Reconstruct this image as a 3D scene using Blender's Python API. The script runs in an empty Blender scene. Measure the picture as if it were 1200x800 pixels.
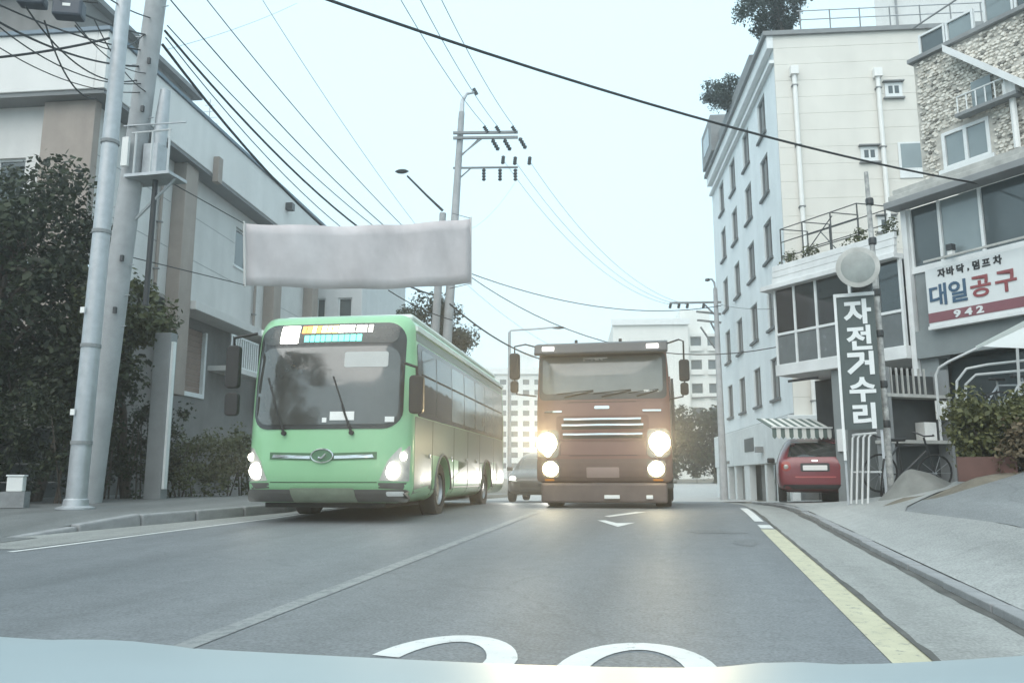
import bpy, math, random
from mathutils import Vector, Matrix
from mathutils.noise import noise as pnoise
R = math.radians
random.seed(7)
scene = bpy.context.scene
col = scene.collection
# ------------------------------------------------------------------ camera
F, PITCH, YAW, CAMH = 955.0, R(9.51), R(12.0), 1.0      # focal length in photo pixels (photo 1200 x 800)
cd = bpy.data.cameras.new('camera'); cam = bpy.data.objects.new('camera', cd); col.objects.link(cam)
cd.sensor_width = 36.0; cd.lens = 36.0 * F / 1200.0; cd.clip_start = .05; cd.clip_end = 3000
cam.location = (0, 0, CAMH); cam.rotation_euler = (R(90) + PITCH, 0, YAW)
scene.camera = cam
# ------------------------------------------------------------------ sky, sun, exposure
SUN_EL, SUN_AZ = R(50), R(192)                          # azimuth clockwise from +Y: high behind the camera
w = bpy.data.worlds.new('World'); scene.world = w; w.use_nodes = True
nt = w.node_tree; nt.nodes.clear()
sky = nt.nodes.new('ShaderNodeTexSky'); sky.sky_type = 'NISHITA'; sky.sun_disc = False
sky.sun_elevation = SUN_EL; sky.sun_rotation = SUN_AZ; sky.air_density = 1.0; sky.dust_density = 4.0; sky.ozone_density = 1.0
mix = nt.nodes.new('ShaderNodeMix'); mix.data_type = 'RGBA'; mix.inputs[0].default_value = .90   # thin overcast veil
mix.inputs[7].default_value = (5.7, 7.8, 8.7, 1)
bg = nt.nodes.new('ShaderNodeBackground'); bg.inputs[1].default_value = .10
wo = nt.nodes.new('ShaderNodeOutputWorld')
nt.links.new(sky.outputs[0], mix.inputs[6]); nt.links.new(mix.outputs[2], bg.inputs[0]); nt.links.new(bg.outputs[0], wo.inputs[0])
sl = bpy.data.lights.new('sun', 'SUN'); sl.energy = 1.5; sl.angle = R(70); sl.color = (1, .92, .84)
so = bpy.data.objects.new('sun', sl); col.objects.link(so)
sd = Vector((math.sin(SUN_AZ) * math.cos(SUN_EL), math.cos(SUN_AZ) * math.cos(SUN_EL), math.sin(SUN_EL)))
so.rotation_euler = sd.to_track_quat('Z', 'Y').to_euler(); so.location = sd * 50
vs = scene.view_settings; vs.view_transform = 'Standard'; vs.look = 'None'; vs.exposure = 0.74; vs.gamma = 1.0; vs.use_curve_mapping = False
scene.cycles.volume_bounces = 1; scene.cycles.max_bounces = 5; scene.cycles.diffuse_bounces = 3; scene.cycles.glossy_bounces = 3; scene.cycles.use_denoising = True
scene.cycles.volume_step_rate = 4.0

# ------------------------------------------------------------------ survey helpers (photo pixel -> place in the world)
fwv = Vector((-math.sin(YAW) * math.cos(PITCH), math.cos(YAW) * math.cos(PITCH), math.sin(PITCH)))
rtv = Vector((math.cos(YAW), math.sin(YAW), 0)); upv = rtv.cross(fwv)
def ray(px, py): return fwv + rtv * ((px - 600) / F) - upv * ((py - 400) / F)
def at(px, py, D): return Vector((0, 0, CAMH)) + ray(px, py) * D
def lerp(a, b, t): return a + (b - a) * t
def smooth(a, b, x):
    t = min(1, max(0, (x - a) / (b - a))); return t * t * (3 - 2 * t)
def interp(pts, x):
    if x <= pts[0][0]: return pts[0][1]
    for (x0, y0), (x1, y1) in zip(pts, pts[1:]):
        if x <= x1: return y0 + (y1 - y0) * (x - x0) / (x1 - x0)
    return pts[-1][1]
def zr(Y):                                              # height of the road: climbs to a crest, dips, climbs again
    if Y < -10: return -.28
    if Y <= 14: return .028 * Y
    if Y <= 19: t = Y - 14; return .392 + .028 * t - .0048 * t * t
    return interp([(19, .412), (30, .19), (40, .10), (62, .58), (85, .95), (400, 1.0)], Y)
def bank(X, Y):                                         # the right-hand side rises from the kerb
    s = interp([(0, .22), (8, .27), (12, .30), (14.5, .23), (17, .10), (19, .03), (40, .02)], Y)
    return .035 + s * min(max(X - 2.0, 0), 6.0)
def kerbx(Y): return interp([(9.0, -8.42), (10.6, -8.0), (13.8, -7.1), (16, -7.35), (20, -7.95), (24, -8.1)], Y)   # left kerb line
def lkh(Y): return .012 + .150 * smooth(9.0, 10.9, Y)                # the left pavement drops to the entrance
def gz(X, Y):
    if X > 1.95: return zr(Y) + bank(X, Y)
    if X < kerbx(Y) and Y > 9.0: return zr(Y) + lkh(Y)
    return zr(Y)

# ------------------------------------------------------------------ materials
MATS = {}
def mat(name, c, rough=.7, metal=0, var=.12, scale=3.0, bump=0, bscale=40., spec=.5, streak=0, coat=0, c2=None, dscale=None, em=None, es=0, alpha=None):
    if name in MATS: return MATS[name]
    m = bpy.data.materials.new(name); m.use_nodes = True; MATS[name] = m
    t = m.node_tree; b = t.nodes['Principled BSDF']; N = t.nodes.new; Lk = t.links.new
    b.inputs['Roughness'].default_value = rough; b.inputs['Metallic'].default_value = metal
    b.inputs['Specular IOR Level'].default_value = spec; b.inputs['Coat Weight'].default_value = coat
    b.inputs['Coat Roughness'].default_value = .05
    tc = N('ShaderNodeTexCoord')
    if var > 0 or c2:
        n = N('ShaderNodeTexNoise'); n.inputs['Scale'].default_value = scale; n.inputs['Detail'].default_value = 6; n.inputs['Roughness'].default_value = .62
        Lk(tc.outputs['Object'], n.inputs['Vector'])
        rp = N('ShaderNodeValToRGB'); rp.color_ramp.elements[0].position = .3; rp.color_ramp.elements[1].position = .7
        lo = [max(0, x * (1 - var)) for x in c]; hi = [min(1, x * (1 + var)) for x in (c2 or c)]
        rp.color_ramp.elements[0].color = (*lo, 1); rp.color_ramp.elements[1].color = (*hi, 1)
        Lk(n.outputs[0], rp.inputs[0]); out = rp.outputs[0]
        if streak:                                      # rain streaks running down the face
            mp = N('ShaderNodeMapping'); mp.inputs['Scale'].default_value = (.9, .9, .05); Lk(tc.outputs['Object'], mp.inputs[0])
            n2 = N('ShaderNodeTexNoise'); n2.inputs['Scale'].default_value = 2.0; n2.inputs['Detail'].default_value = 8; Lk(mp.outputs[0], n2.inputs['Vector'])
            r2 = N('ShaderNodeMapRange'); r2.inputs[1].default_value = .38; r2.inputs[2].default_value = .85; r2.inputs[3].default_value = 1; r2.inputs[4].default_value = 1 - streak
            Lk(n2.outputs[0], r2.inputs[0])
            mm = N('ShaderNodeMix'); mm.data_type = 'RGBA'; mm.blend_type = 'MULTIPLY'; mm.inputs[0].default_value = 1
            Lk(out, mm.inputs[6]); Lk(r2.outputs[0], mm.inputs[7]); out = mm.outputs[2]
        Lk(out, b.inputs['Base Color'])
        rr = N('ShaderNodeMapRange'); rr.inputs[3].default_value = max(.02, rough - .08); rr.inputs[4].default_value = min(1, rough + .08)
        Lk(n.outputs[0], rr.inputs[0]); Lk(rr.outputs[0], b.inputs['Roughness'])
    else: b.inputs['Base Color'].default_value = (*c, 1)
    if bump:
        n3 = N('ShaderNodeTexNoise'); n3.inputs['Scale'].default_value = bscale; n3.inputs['Detail'].default_value = 4; Lk(tc.outputs['Object'], n3.inputs['Vector'])
        bp = N('ShaderNodeBump'); bp.inputs['Strength'].default_value = bump; bp.inputs['Distance'].default_value = .02
        Lk(n3.outputs[0], bp.inputs['Height']); Lk(bp.outputs[0], b.inputs['Normal'])
    if em: b.inputs['Emission Color'].default_value = (*em, 1); b.inputs['Emission Strength'].default_value = es
    return m
def leaf_mat(name, a, b_):
    m = bpy.data.materials.new(name); m.use_nodes = True; t = m.node_tree; b = t.nodes['Principled BSDF']
    g = t.nodes.new('ShaderNodeNewGeometry'); rp = t.nodes.new('ShaderNodeValToRGB')
    rp.color_ramp.elements[0].color = (*a, 1); rp.color_ramp.elements[1].color = (*b_, 1)
    t.links.new(g.outputs['Random Per Island'], rp.inputs[0]); t.links.new(rp.outputs[0], b.inputs['Base Color'])
    b.inputs['Roughness'].default_value = .55; b.inputs['Specular IOR Level'].default_value = .35
    tr = t.nodes.new('ShaderNodeBsdfTranslucent'); t.links.new(rp.outputs[0], tr.inputs[0])
    mx = t.nodes.new('ShaderNodeMixShader'); mx.inputs[0].default_value = .25
    t.links.new(b.outputs[0], mx.inputs[1]); t.links.new(tr.outputs[0], mx.inputs[2]); t.links.new(mx.outputs[0], t.nodes['Material Output'].inputs[0])
    return m
def clear_glass(name, tint, refl):
    m = bpy.data.materials.new(name); m.use_nodes = True; t = m.node_tree; t.nodes.remove(t.nodes['Principled BSDF'])
    tp = t.nodes.new('ShaderNodeBsdfTransparent'); tp.inputs[0].default_value = (*tint, 1)
    gl = t.nodes.new('ShaderNodeBsdfGlossy'); gl.inputs['Roughness'].default_value = .04
    fr = t.nodes.new('ShaderNodeFresnel'); fr.inputs[0].default_value = 1.5
    ad = t.nodes.new('ShaderNodeMath'); ad.operation = 'ADD'; ad.use_clamp = True; ad.inputs[1].default_value = refl; t.links.new(fr.outputs[0], ad.inputs[0])
    mx = t.nodes.new('ShaderNodeMixShader'); t.links.new(ad.outputs[0], mx.inputs[0]); t.links.new(tp.outputs[0], mx.inputs[1]); t.links.new(gl.outputs[0], mx.inputs[2])
    t.links.new(mx.outputs[0], t.nodes['Material Output'].inputs[0]); return m
def emit(name, c, s): return mat(name, (.02, .02, .02), var=0, em=c, es=s)
def asphalt(name, dark, light, patch):
    m = bpy.data.materials.new(name); m.use_nodes = True; t = m.node_tree; b = t.nodes['Principled BSDF']; N = t.nodes.new; Lk = t.links.new
    tc = N('ShaderNodeTexCoord')
    def nz(sc, det, mapsc=None):
        n = N('ShaderNodeTexNoise'); n.inputs['Scale'].default_value = sc; n.inputs['Detail'].default_value = det
        if mapsc:
            mp = N('ShaderNodeMapping'); mp.inputs['Scale'].default_value = mapsc; Lk(tc.outputs['Object'], mp.inputs[0]); Lk(mp.outputs[0], n.inputs['Vector'])
        else: Lk(tc.outputs['Object'], n.inputs['Vector'])
        return n
    big = nz(.5, 5, (1.0, .35, 1)); fine = nz(55, 3); tyre = nz(1.2, 3, (1.0, .05, 1)); med = nz(6, 5)
    rp = N('ShaderNodeValToRGB'); rp.color_ramp.elements[0].position = .32; rp.color_ramp.elements[1].position = .68
    rp.color_ramp.elements[0].color = (*dark, 1); rp.color_ramp.elements[1].color = (*light, 1); Lk(big.outputs[0], rp.inputs[0])
    def mul(a, fac_node, lo, hi, v0, v1):
        r = N('ShaderNodeMapRange'); r.inputs[1].default_value = lo; r.inputs[2].default_value = hi; r.inputs[3].default_value = v0; r.inputs[4].default_value = v1
        Lk(fac_node.outputs[0], r.inputs[0]); mm = N('ShaderNodeMix'); mm.data_type = 'RGBA'; mm.blend_type = 'MULTIPLY'; mm.inputs[0].default_value = 1
        Lk(a, mm.inputs[6]); Lk(r.outputs[0], mm.inputs[7]); return mm.outputs[2]
    o = mul(rp.outputs[0], fine, .3, .7, .72, 1.28); o = mul(o, tyre, .4, .65, 1.10, .86); o = mul(o, med, .35, .65, .93, 1.06)
    vo = N('ShaderNodeTexVoronoi'); vo.feature = 'DISTANCE_TO_EDGE'; vo.inputs['Scale'].default_value = .22   # sealed cracks
    wn = nz(1.5, 4); ad = N('ShaderNodeMix'); ad.data_type = 'RGBA'; ad.blend_type = 'LINEAR_LIGHT'; ad.inputs[0].default_value = .35
    Lk(tc.outputs['Object'], ad.inputs[6]); Lk(wn.outputs['Color'], ad.inputs[7]); Lk(ad.outputs[2], vo.inputs['Vector'])
    cr = N('ShaderNodeMapRange'); cr.inputs[1].default_value = .002; cr.inputs[2].default_value = .006; cr.inputs[3].default_value = patch; cr.inputs[4].default_value = 1
    Lk(vo.outputs['Distance'], cr.inputs[0]); mm = N('ShaderNodeMix'); mm.data_type = 'RGBA'; mm.blend_type = 'MULTIPLY'; mm.inputs[0].default_value = 1
    Lk(o, mm.inputs[6]); Lk(cr.outputs[0], mm.inputs[7]); Lk(mm.outputs[2], b.inputs['Base Color'])
    b.inputs['Roughness'].default_value = .62; b.inputs['Specular IOR Level'].default_value = .5
    bp = N('ShaderNodeBump'); bp.inputs['Strength'].default_value = .5; bp.inputs['Distance'].default_value = .006; Lk(fine.outputs[0], bp.inputs['Height']); Lk(bp.outputs[0], b.inputs['Normal'])
    return m
def worn_paint(name, c, wear):
    m = mat(name, c, rough=.6, var=.1, scale=5)
    t = m.node_tree; N = t.nodes.new; Lk = t.links.new; b = t.nodes['Principled BSDF']
    tc = N('ShaderNodeTexCoord'); n = N('ShaderNodeTexNoise'); n.inputs['Scale'].default_value = 14; n.inputs['Detail'].default_value = 9; n.inputs['Roughness'].default_value = .75
    Lk(tc.outputs['Object'], n.inputs['Vector']); r = N('ShaderNodeMapRange'); r.inputs[1].default_value = wear; r.inputs[2].default_value = wear + .09
    r.inputs[3].default_value = .25; r.inputs[4].default_value = 1; Lk(n.outputs[0], r.inputs[0])
    src = b.inputs['Base Color'].links[0].from_socket; mm = N('ShaderNodeMix'); mm.data_type = 'RGBA'; mm.inputs[6].default_value = (.13, .14, .15, 1)
    Lk(r.outputs[0], mm.inputs[0]); Lk(src, mm.inputs[7]); Lk(mm.outputs[2], b.inputs['Base Color']); return m

# ------------------------------------------------------------------ mesh helpers
class MB:
    def __init__(s): s.v = []; s.f = []; s.sm = False
    def add(s, vs_, fs):
        o = len(s.v); s.v += [tuple(p) for p in vs_]; s.f += [tuple(i + o for i in f) for f in fs]; return s
    def box(s, x0, x1, y0, y1, z0, z1):
        return s.add([(x0, y0, z0), (x1, y0, z0), (x1, y1, z0), (x0, y1, z0), (x0, y0, z1), (x1, y0, z1), (x1, y1, z1), (x0, y1, z1)],
                     [(0, 3, 2, 1), (4, 5, 6, 7), (0, 1, 5, 4), (1, 2, 6, 5), (2, 3, 7, 6), (3, 0, 4, 7)])
    def prism(s, poly, a0, a1, axis='y'):               # 2-D polygon extruded along an axis
        n = len(poly)
        def p(q, a): return (q[0], a, q[1]) if axis == 'y' else ((a, q[0], q[1]) if axis == 'x' else (q[0], q[1], a))
        return s.add([p(q, a0) for q in poly] + [p(q, a1) for q in poly],
                     [tuple(range(n)), tuple(range(2 * n - 1, n - 1, -1))] + [(i, i + n, (i + 1) % n + n, (i + 1) % n) for i in range(n)])
    def tube(s, pts, r, n=8, caps=True):                # r: number or list
        pts = [Vector(p) for p in pts]; k = len(pts); rs = r if isinstance(r, (list, tuple)) else [r] * k
        up = None; o = len(s.v); fs = []
        for i, p in enumerate(pts):
            d = (pts[min(i + 1, k - 1)] - pts[max(i - 1, 0)]).normalized()
            if up is None: up = d.orthogonal().normalized()
            up = (up - d * up.dot(d)); up = up.normalized() if up.length > 1e-6 else d.orthogonal().normalized()
            sd_ = d.cross(up)
            for j in range(n):
                a = 2 * math.pi * j / n; s.v.append(tuple(p + (up * math.cos(a) + sd_ * math.sin(a)) * rs[i]))
        for i in range(k - 1):
            for j in range(n):
                fs.append((o + i * n + j, o + i * n + (j + 1) % n, o + (i + 1) * n + (j + 1) % n, o + (i + 1) * n + j))
        if caps: fs.append(tuple(o + j for j in range(n))[::-1]); fs.append(tuple(o + (k - 1) * n + j for j in range(n)))
        s.f += fs; return s
    def bar(s, p0, p1, w_, h):                          # square bar
        p0 = Vector(p0); p1 = Vector(p1); d = (p1 - p0).normalized()
        u = d.cross(Vector((0, 0, 1))); u = u.normalized() if u.length > 1e-4 else Vector((1, 0, 0)); v = u.cross(d)
        c = [(-1, -1), (1, -1), (1, 1), (-1, 1)]
        return s.add([p + u * a * w_ / 2 + v * b * h / 2 for p in (p0, p1) for a, b in c],
                     [(3, 2, 1, 0), (4, 5, 6, 7)] + [(i, (i + 1) % 4, (i + 1) % 4 + 4, i + 4) for i in range(4)])
    def lathe(s, prof, n=24, M=None):                   # (radius, height) profile round z, then matrix
        o = len(s.v); k = len(prof)
        for (r, h) in prof:
            for j in range(n):
                a = 2 * math.pi * j / n; p = Vector((r * math.cos(a), r * math.sin(a), h)); s.v.append(tuple(M @ p if M else p))
        for i in range(k - 1):
            for j in range(n): s.f.append((o + i * n + j, o + i * n + (j + 1) % n, o + (i + 1) * n + (j + 1) % n, o + (i + 1) * n + j))
        if prof[0][0] > 0: s.f.append(tuple(o + j for j in range(n))[::-1])
        if prof[-1][0] > 0: s.f.append(tuple(o + (k - 1) * n + j for j in range(n)))
        return s
    def patch(s, out, fn, off=0., rings=5, skirt=.03, depth_axis=-1):   # outline (x,z) laid on a curved front y = fn(x,z)
        n = len(out); cx = sum(p[0] for p in out) / n; cz = sum(p[1] for p in out) / n; o = len(s.v)
        sc = [1 - (i / rings) * .999 for i in range(rings + 1)]
        for k in sc:
            for (x, z) in out:
                X = cx + (x - cx) * k; Z = cz + (z - cz) * k; s.v.append((X, fn(X, Z) - off, Z))
        for i in range(rings):
            for j in range(n): s.f.append((o + i * n + j, o + i * n + (j + 1) % n, o + (i + 1) * n + (j + 1) % n, o + (i + 1) * n + j))
        if skirt:
            o2 = len(s.v)
            for (x, z) in out: s.v.append((x, fn(x, z) - off + skirt, z))
            for j in range(n): s.f.append((o2 + j, o2 + (j + 1) % n, o + (j + 1) % n, o + j))
        return s
    def build(s, name, m, parent=None, smooth_=False, bevel=0, subsurf=0, fix=True):
        me = bpy.data.meshes.new(name); me.from_pydata(s.v, [], s.f); me.update()
        if fix:
            import bmesh
            bm = bmesh.new(); bm.from_mesh(me); bmesh.ops.recalc_face_normals(bm, faces=bm.faces); bm.to_mesh(me); bm.free()
        o = bpy.data.objects.new(name, me); col.objects.link(o)
        if m: me.materials.append(m)
        if parent: o.parent = parent
        if smooth_:
            for p in me.polygons: p.use_smooth = True
            me.set_sharp_from_angle(angle=R(40))
        if bevel:
            b = o.modifiers.new('bevel', 'BEVEL'); b.width = bevel; b.segments = 2; b.limit_method = 'ANGLE'; b.angle_limit = R(40)
        if subsurf:
            b = o.modifiers.new('sub', 'SUBSURF'); b.levels = b.render_levels = subsurf
            for p in me.polygons: p.use_smooth = True
        return o
def B(name, m, parent, *boxes, **k):
    mb = MB()
    for b in boxes: mb.box(*b)
    return mb.build(name, m, parent, **k)
def empty(name, loc, rz=0, label=None, cat=None, group=None, parent=None, rx=0):
    o = bpy.data.objects.new(name, None); col.objects.link(o); o.location = loc; o.rotation_euler = (rx, 0, rz)
    if parent: o.parent = parent
    return tag(o, label, cat, group)
def tag(o, label=None, cat=None, group=None, kind=None):
    for k, v in (('label', label), ('category', cat), ('group', group), ('kind', kind)):
        if v: o[k] = v
    return o
def kids(o): return [c for c in col.objects if c.parent == o]
def copy_tree(o, parent=None):
    c = o.copy(); col.objects.link(c); c.parent = parent
    for k in [x for x in CH.get(o.name, [])] or kids(o): copy_tree(k, c)
    return c
CH = {}
def inst(o, parent, loc, rz=0, sc=None):                # one more piece sharing the mesh
    c = o.copy(); col.objects.link(c); c.parent = parent; c.location = loc; c.rotation_euler = (0, 0, rz)
    if sc: c.scale = sc
    return c
def rrect(x0, x1, z0, z1, r, n=5):
    pts = []
    for cx, cz, a0 in ((x1 - r, z1 - r, 0), (x0 + r, z1 - r, 90), (x0 + r, z0 + r, 180), (x1 - r, z0 + r, 270)):
        for i in range(n + 1):
            a = R(a0 + 90 * i / n); pts.append((cx + r * math.cos(a), cz + r * math.sin(a)))
    return pts
def dense(out, step=.12):                               # add points along long edges so patches follow curved fronts
    res = []
    for i, p in enumerate(out):
        q = out[(i + 1) % len(out)]; L = math.hypot(q[0] - p[0], q[1] - p[1]); k = max(1, int(L / step))
        for j in range(k): res.append((lerp(p[0], q[0], j / k), lerp(p[1], q[1], j / k)))
    return res
def wall(mb, f, u0, u1, z0, z1, ops, th):               # wall with real openings; f(u, z, inward) -> point
    us = sorted({u0, u1, *[o[0] for o in ops], *[o[1] for o in ops]}); zs = sorted({z0, z1, *[o[2] for o in ops], *[o[3] for o in ops]})
    us = [u for u in us if u0 <= u <= u1]; zs = [z for z in zs if z0 <= z <= z1]
    def isop(u, z): return any(o[0] < u < o[1] and o[2] < z < o[3] for o in ops)
    for a, b in zip(us, us[1:]):
        for c, d in zip(zs, zs[1:]):
            if not isop((a + b) / 2, (c + d) / 2): mb.add([f(a, c, 0), f(b, c, 0), f(b, d, 0), f(a, d, 0)], [(0, 1, 2, 3)])
    for (a, b, c, d) in ops:
        mb.add([f(a, c, 0), f(b, c, 0), f(b, d, 0), f(a, d, 0), f(a, c, th), f(b, c, th), f(b, d, th), f(a, d, th)],
               [(0, 1, 5, 4), (1, 2, 6, 5), (2, 3, 7, 6), (3, 0, 4, 7)])
    return mb
def fbox(mb, f, u0, u1, z0, z1, d0, d1):                # box in wall coordinates
    return mb.add([f(u0, z0, d0), f(u1, z0, d0), f(u1, z1, d0), f(u0, z1, d0), f(u0, z0, d1), f(u1, z0, d1), f(u1, z1, d1), f(u0, z1, d1)],
                  [(0, 1, 2, 3), (7, 6, 5, 4), (0, 4, 5, 1), (1, 5, 6, 2), (2, 6, 7, 3), (3, 7, 4, 0)])
def window(parent, f, u0, u1, z0, z1, fm, pm, sill=None, d=.1, fw=.06, mull=1, sm=None, rail=False):
    mb = MB()
    for a, b, c, e in ((u0, u1, z0, z0 + fw), (u0, u1, z1 - fw, z1), (u0, u0 + fw, z0 + fw, z1 - fw), (u1 - fw, u1, z0 + fw, z1 - fw)): fbox(mb, f, a, b, c, e, d - .04, d + .03)
    W = (u1 - u0 - 2 * fw) / mull
    for i in range(1, mull): fbox(mb, f, u0 + fw + W * i - fw / 2, u0 + fw + W * i + fw / 2, z0 + fw, z1 - fw, d - .04, d + .03)
    wn = mb.build('window', fm, parent)
    for i in range(mull):
        p = MB(); fbox(p, f, u0 + fw + W * i + .002, u0 + fw + W * (i + 1) - .002, z0 + fw, z1 - fw, d, d + .012); p.build('pane', pm, wn)
    if sill:
        p = MB(); fbox(p, f, u0 - .08, u1 + .08, z0 - .09, z0 - .003, -sill, d - .045); p.build('sill', sm or fm, wn)
    return wn
def sheet(name, xl, xr, y0, y1, dz, m, parent=None, zf=gz, nx=4, ny=20, kind='structure'):
    mb = MB(); fl = xl if callable(xl) else (lambda y: xl); fr = xr if callable(xr) else (lambda y: xr)
    for j in range(ny + 1):
        y = lerp(y0, y1, j / ny)
        for i in range(nx + 1):
            x = lerp(fl(y), fr(y), i / nx); mb.v.append((x, y, zf(x, y) + dz))
    for j in range(ny):
        for i in range(nx): a = j * (nx + 1) + i; mb.f.append((a, a + 1, a + nx + 2, a + nx + 1))
    o = mb.build(name, m, parent, smooth_=True, fix=False)
    if not parent: o['kind'] = kind
    return o
def text_mesh(name, body, size, m, parent, M, extrude=.01, bold=0.0):
    c = bpy.data.curves.new('tmp', 'FONT'); c.body = body; c.size = size; c.extrude = extrude; c.offset = bold; c.align_x = 'CENTER'; c.align_y = 'CENTER'; c.resolution_u = 3
    o = bpy.data.objects.new('tmp', c); col.objects.link(o); dg = bpy.context.evaluated_depsgraph_get()
    me = bpy.data.meshes.new_from_object(o.evaluated_get(dg)); bpy.data.objects.remove(o); me.name = name
    xs = [v.co.x for v in me.vertices]; ys = [v.co.y for v in me.vertices]
    me.transform(Matrix.Translation((-(min(xs) + max(xs)) / 2, -(min(ys) + max(ys)) / 2, 0))); me.transform(M); me.materials.clear(); me.materials.append(m)
    r = bpy.data.objects.new(name, me); col.objects.link(r); r.parent = parent; return r
# ================================================================== palette
M_ASPH = asphalt('asphalt', (.118, .128, .136), (.150, .160, .170), .90)
M_ASPH2 = asphalt('driveway_asphalt', (.17, .18, .185), (.22, .228, .23), .86)
M_CONC = asphalt('concrete', (.25, .256, .25), (.335, .34, .33), .86)
M_LPAV = asphalt('left_pavement', (.115, .122, .122), (.155, .16, .158), .6)
M_FARROAD = mat('pale_far_road', (.40, .40, .39), rough=.85, var=.1, scale=.8)  # sky reflection on the far road put into its pale colour
M_GUTTER = asphalt('gutter_concrete', (.22, .225, .215), (.30, .305, .295), .85)
M_KERB = mat('kerb_stone', (.24, .245, .25), rough=.85, var=.2, scale=4, bump=.3)
M_KERBD = mat('dirty_kerb', (.13, .135, .138), rough=.9, var=.3, scale=3, bump=.3)
M_DARK_STRIP = mat('gutter_dark_strip', (.085, .085, .08), rough=.95, var=.35, scale=4)  # dark tone of both gutter strips, including the painted kerb shadow
M_EARTH = mat('earth', (.13, .115, .09), rough=.95, var=.35, scale=2.5, bump=.8, bscale=14)
M_WHITE = worn_paint('white_road_paint', (.56, .57, .56), .33)
M_WHITE2 = worn_paint('faded_white_road_paint', (.225, .235, .235), .44)
M_YEL = worn_paint('yellow_road_paint', (.45, .43, .31), .36)
M_STEEL = mat('galvanised_steel', (.42, .44, .46), rough=.5, metal=.5, var=.12, scale=6)
M_POLE = mat('pole_concrete', (.36, .37, .38), rough=.85, var=.14, scale=3, streak=.25)
M_BLACK = mat('black_rubber', (.012, .012, .013), rough=.6, var=.2, scale=8)
M_DARK = mat('dark_plastic', (.03, .032, .035), rough=.45, var=.15, scale=5)
M_CABLE = mat('black_cable', (.015, .017, .02), rough=.6, var=0)
M_ALU = mat('bare_wire', (.30, .34, .37), rough=.5, metal=.4, var=0)
M_TYRE = mat('tyre', (.018, .018, .019), rough=.85, var=.3, scale=9, bump=.3, bscale=60)
M_RIM = mat('wheel_rim', (.33, .34, .35), rough=.4, metal=.8, var=.15, scale=6)
M_CHROME = mat('chrome', (.75, .76, .77), rough=.12, metal=1, var=0)
M_PANE = mat('window_glass', (.055, .07, .075), rough=.05, var=.2, scale=.5, spec=.9)
M_PANEL = mat('pale_window_glass', (.20, .24, .25), rough=.08, var=.15, scale=.6, spec=.9)
M_WFRAME = mat('white_window_frame', (.68, .70, .70), rough=.5, var=.08, scale=3)
M_PLATE = mat('number_plate', (.72, .72, .70), rough=.45, var=.04)
M_BARK = mat('bark', (.075, .06, .048), rough=.95, var=.35, scale=7, bump=.9, bscale=22)
M_LEAF = leaf_mat('dark_leaf', (.010, .016, .009), (.046, .058, .026))
M_LEAF2 = leaf_mat('olive_leaf', (.040, .050, .020), (.10, .11, .045))
M_PINE = leaf_mat('pine_needles', (.012, .024, .016), (.035, .052, .032))
M_HEDGE = leaf_mat('hedge_leaf', (.05, .06, .022), (.17, .17, .07))
M_DRY = leaf_mat('dry_leaf', (.07, .055, .03), (.16, .12, .07))

# ================================================================== ground, road, pavements
g = MB(); gx = [-400, -120, -60, -30, -16, -12, -8.3, -4, 0, 1.9, 2.0, 3, 4, 5, 6.5, 8, 14, 30, 60, 120, 400]
gy = [-120, -40, -10, -4, 0, 4, 8, 10, 12, 13, 14, 15, 16, 17, 18, 19, 22, 26, 30, 35, 40, 46, 54, 62, 75, 90, 130, 220, 600]
for y in gy:
    for x in gx: g.v.append((x, y, (zr(y) + (bank(x, y) if x > 1.95 else 0)) - .05))
for j in range(len(gy) - 1):
    for i in range(len(gx) - 1): a = j * len(gx) + i; g.f.append((a, a + 1, a + len(gx) + 1, a + len(gx)))
tag(g.build('ground', M_EARTH, smooth_=True, fix=False), kind='structure')
road = sheet('road', -8.02, 1.14, -14, 30, 0, M_ASPH, zf=lambda x, y: zr(y), nx=6, ny=88)
sheet('far_road', -8.4, 5.0, 29.98, 66, -.004, M_FARROAD, zf=lambda x, y: zr(y), nx=4, ny=40)
def mark(name, path, wd, m, closed=False, dz=.004):
    mb = MB(); n = len(path)
    for i in range(n):
        p = Vector(path[i]); a = Vector(path[(i - 1) % n] if closed or i else path[0]); b = Vector(path[(i + 1) % n] if closed or i < n - 1 else path[-1])
        d0 = (p - a); d1 = (b - p); d0 = d0.normalized() if d0.length > 1e-6 else d1.normalized(); d1 = d1.normalized() if d1.length > 1e-6 else d0
        t = (d0 + d1).normalized(); nn = Vector((-t.y, t.x)); k = (wd[i] if isinstance(wd, list) else wd) / 2 / max(.55, nn.dot(Vector((-d1.y, d1.x))))
        for sgn in (1, -1): q = p + nn * k * sgn; mb.v.append((q.x, q.y, zr(q.y) + dz))
    for i in range(n if closed else n - 1): j = (i + 1) % n; mb.f.append((2 * i, 2 * i + 1, 2 * j + 1, 2 * j))
    return mb.build(name, m, road, fix=False)
def yrange(a, b, k): return [a + (b - a) * i / k for i in range(k + 1)]
mark('centre_line', [(-2.65, y) for y in yrange(-6, 14.5, 44)], .14, M_WHITE2)
edgex = lambda y: interp([(6.6, -7.32), (8.1, -7.13), (12.5, -6.66), (16, -6.6)], y)
mark('edge_line', [(edgex(y) + .02 * math.sin(y), y) for y in yrange(7.7, 16, 26)], .10, M_WHITE)
mark('yellow_line', [(1.03, y) for y in yrange(-6, 11.6, 40)], .20, M_YEL)
mark('edge_dash', [(1.03, y) for y in yrange(11.75, 12.3, 3)], .17, M_WHITE)
mark('edge_dash', [(1.02, y) for y in yrange(12.9, 16.4, 10)], .13, M_WHITE)
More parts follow.
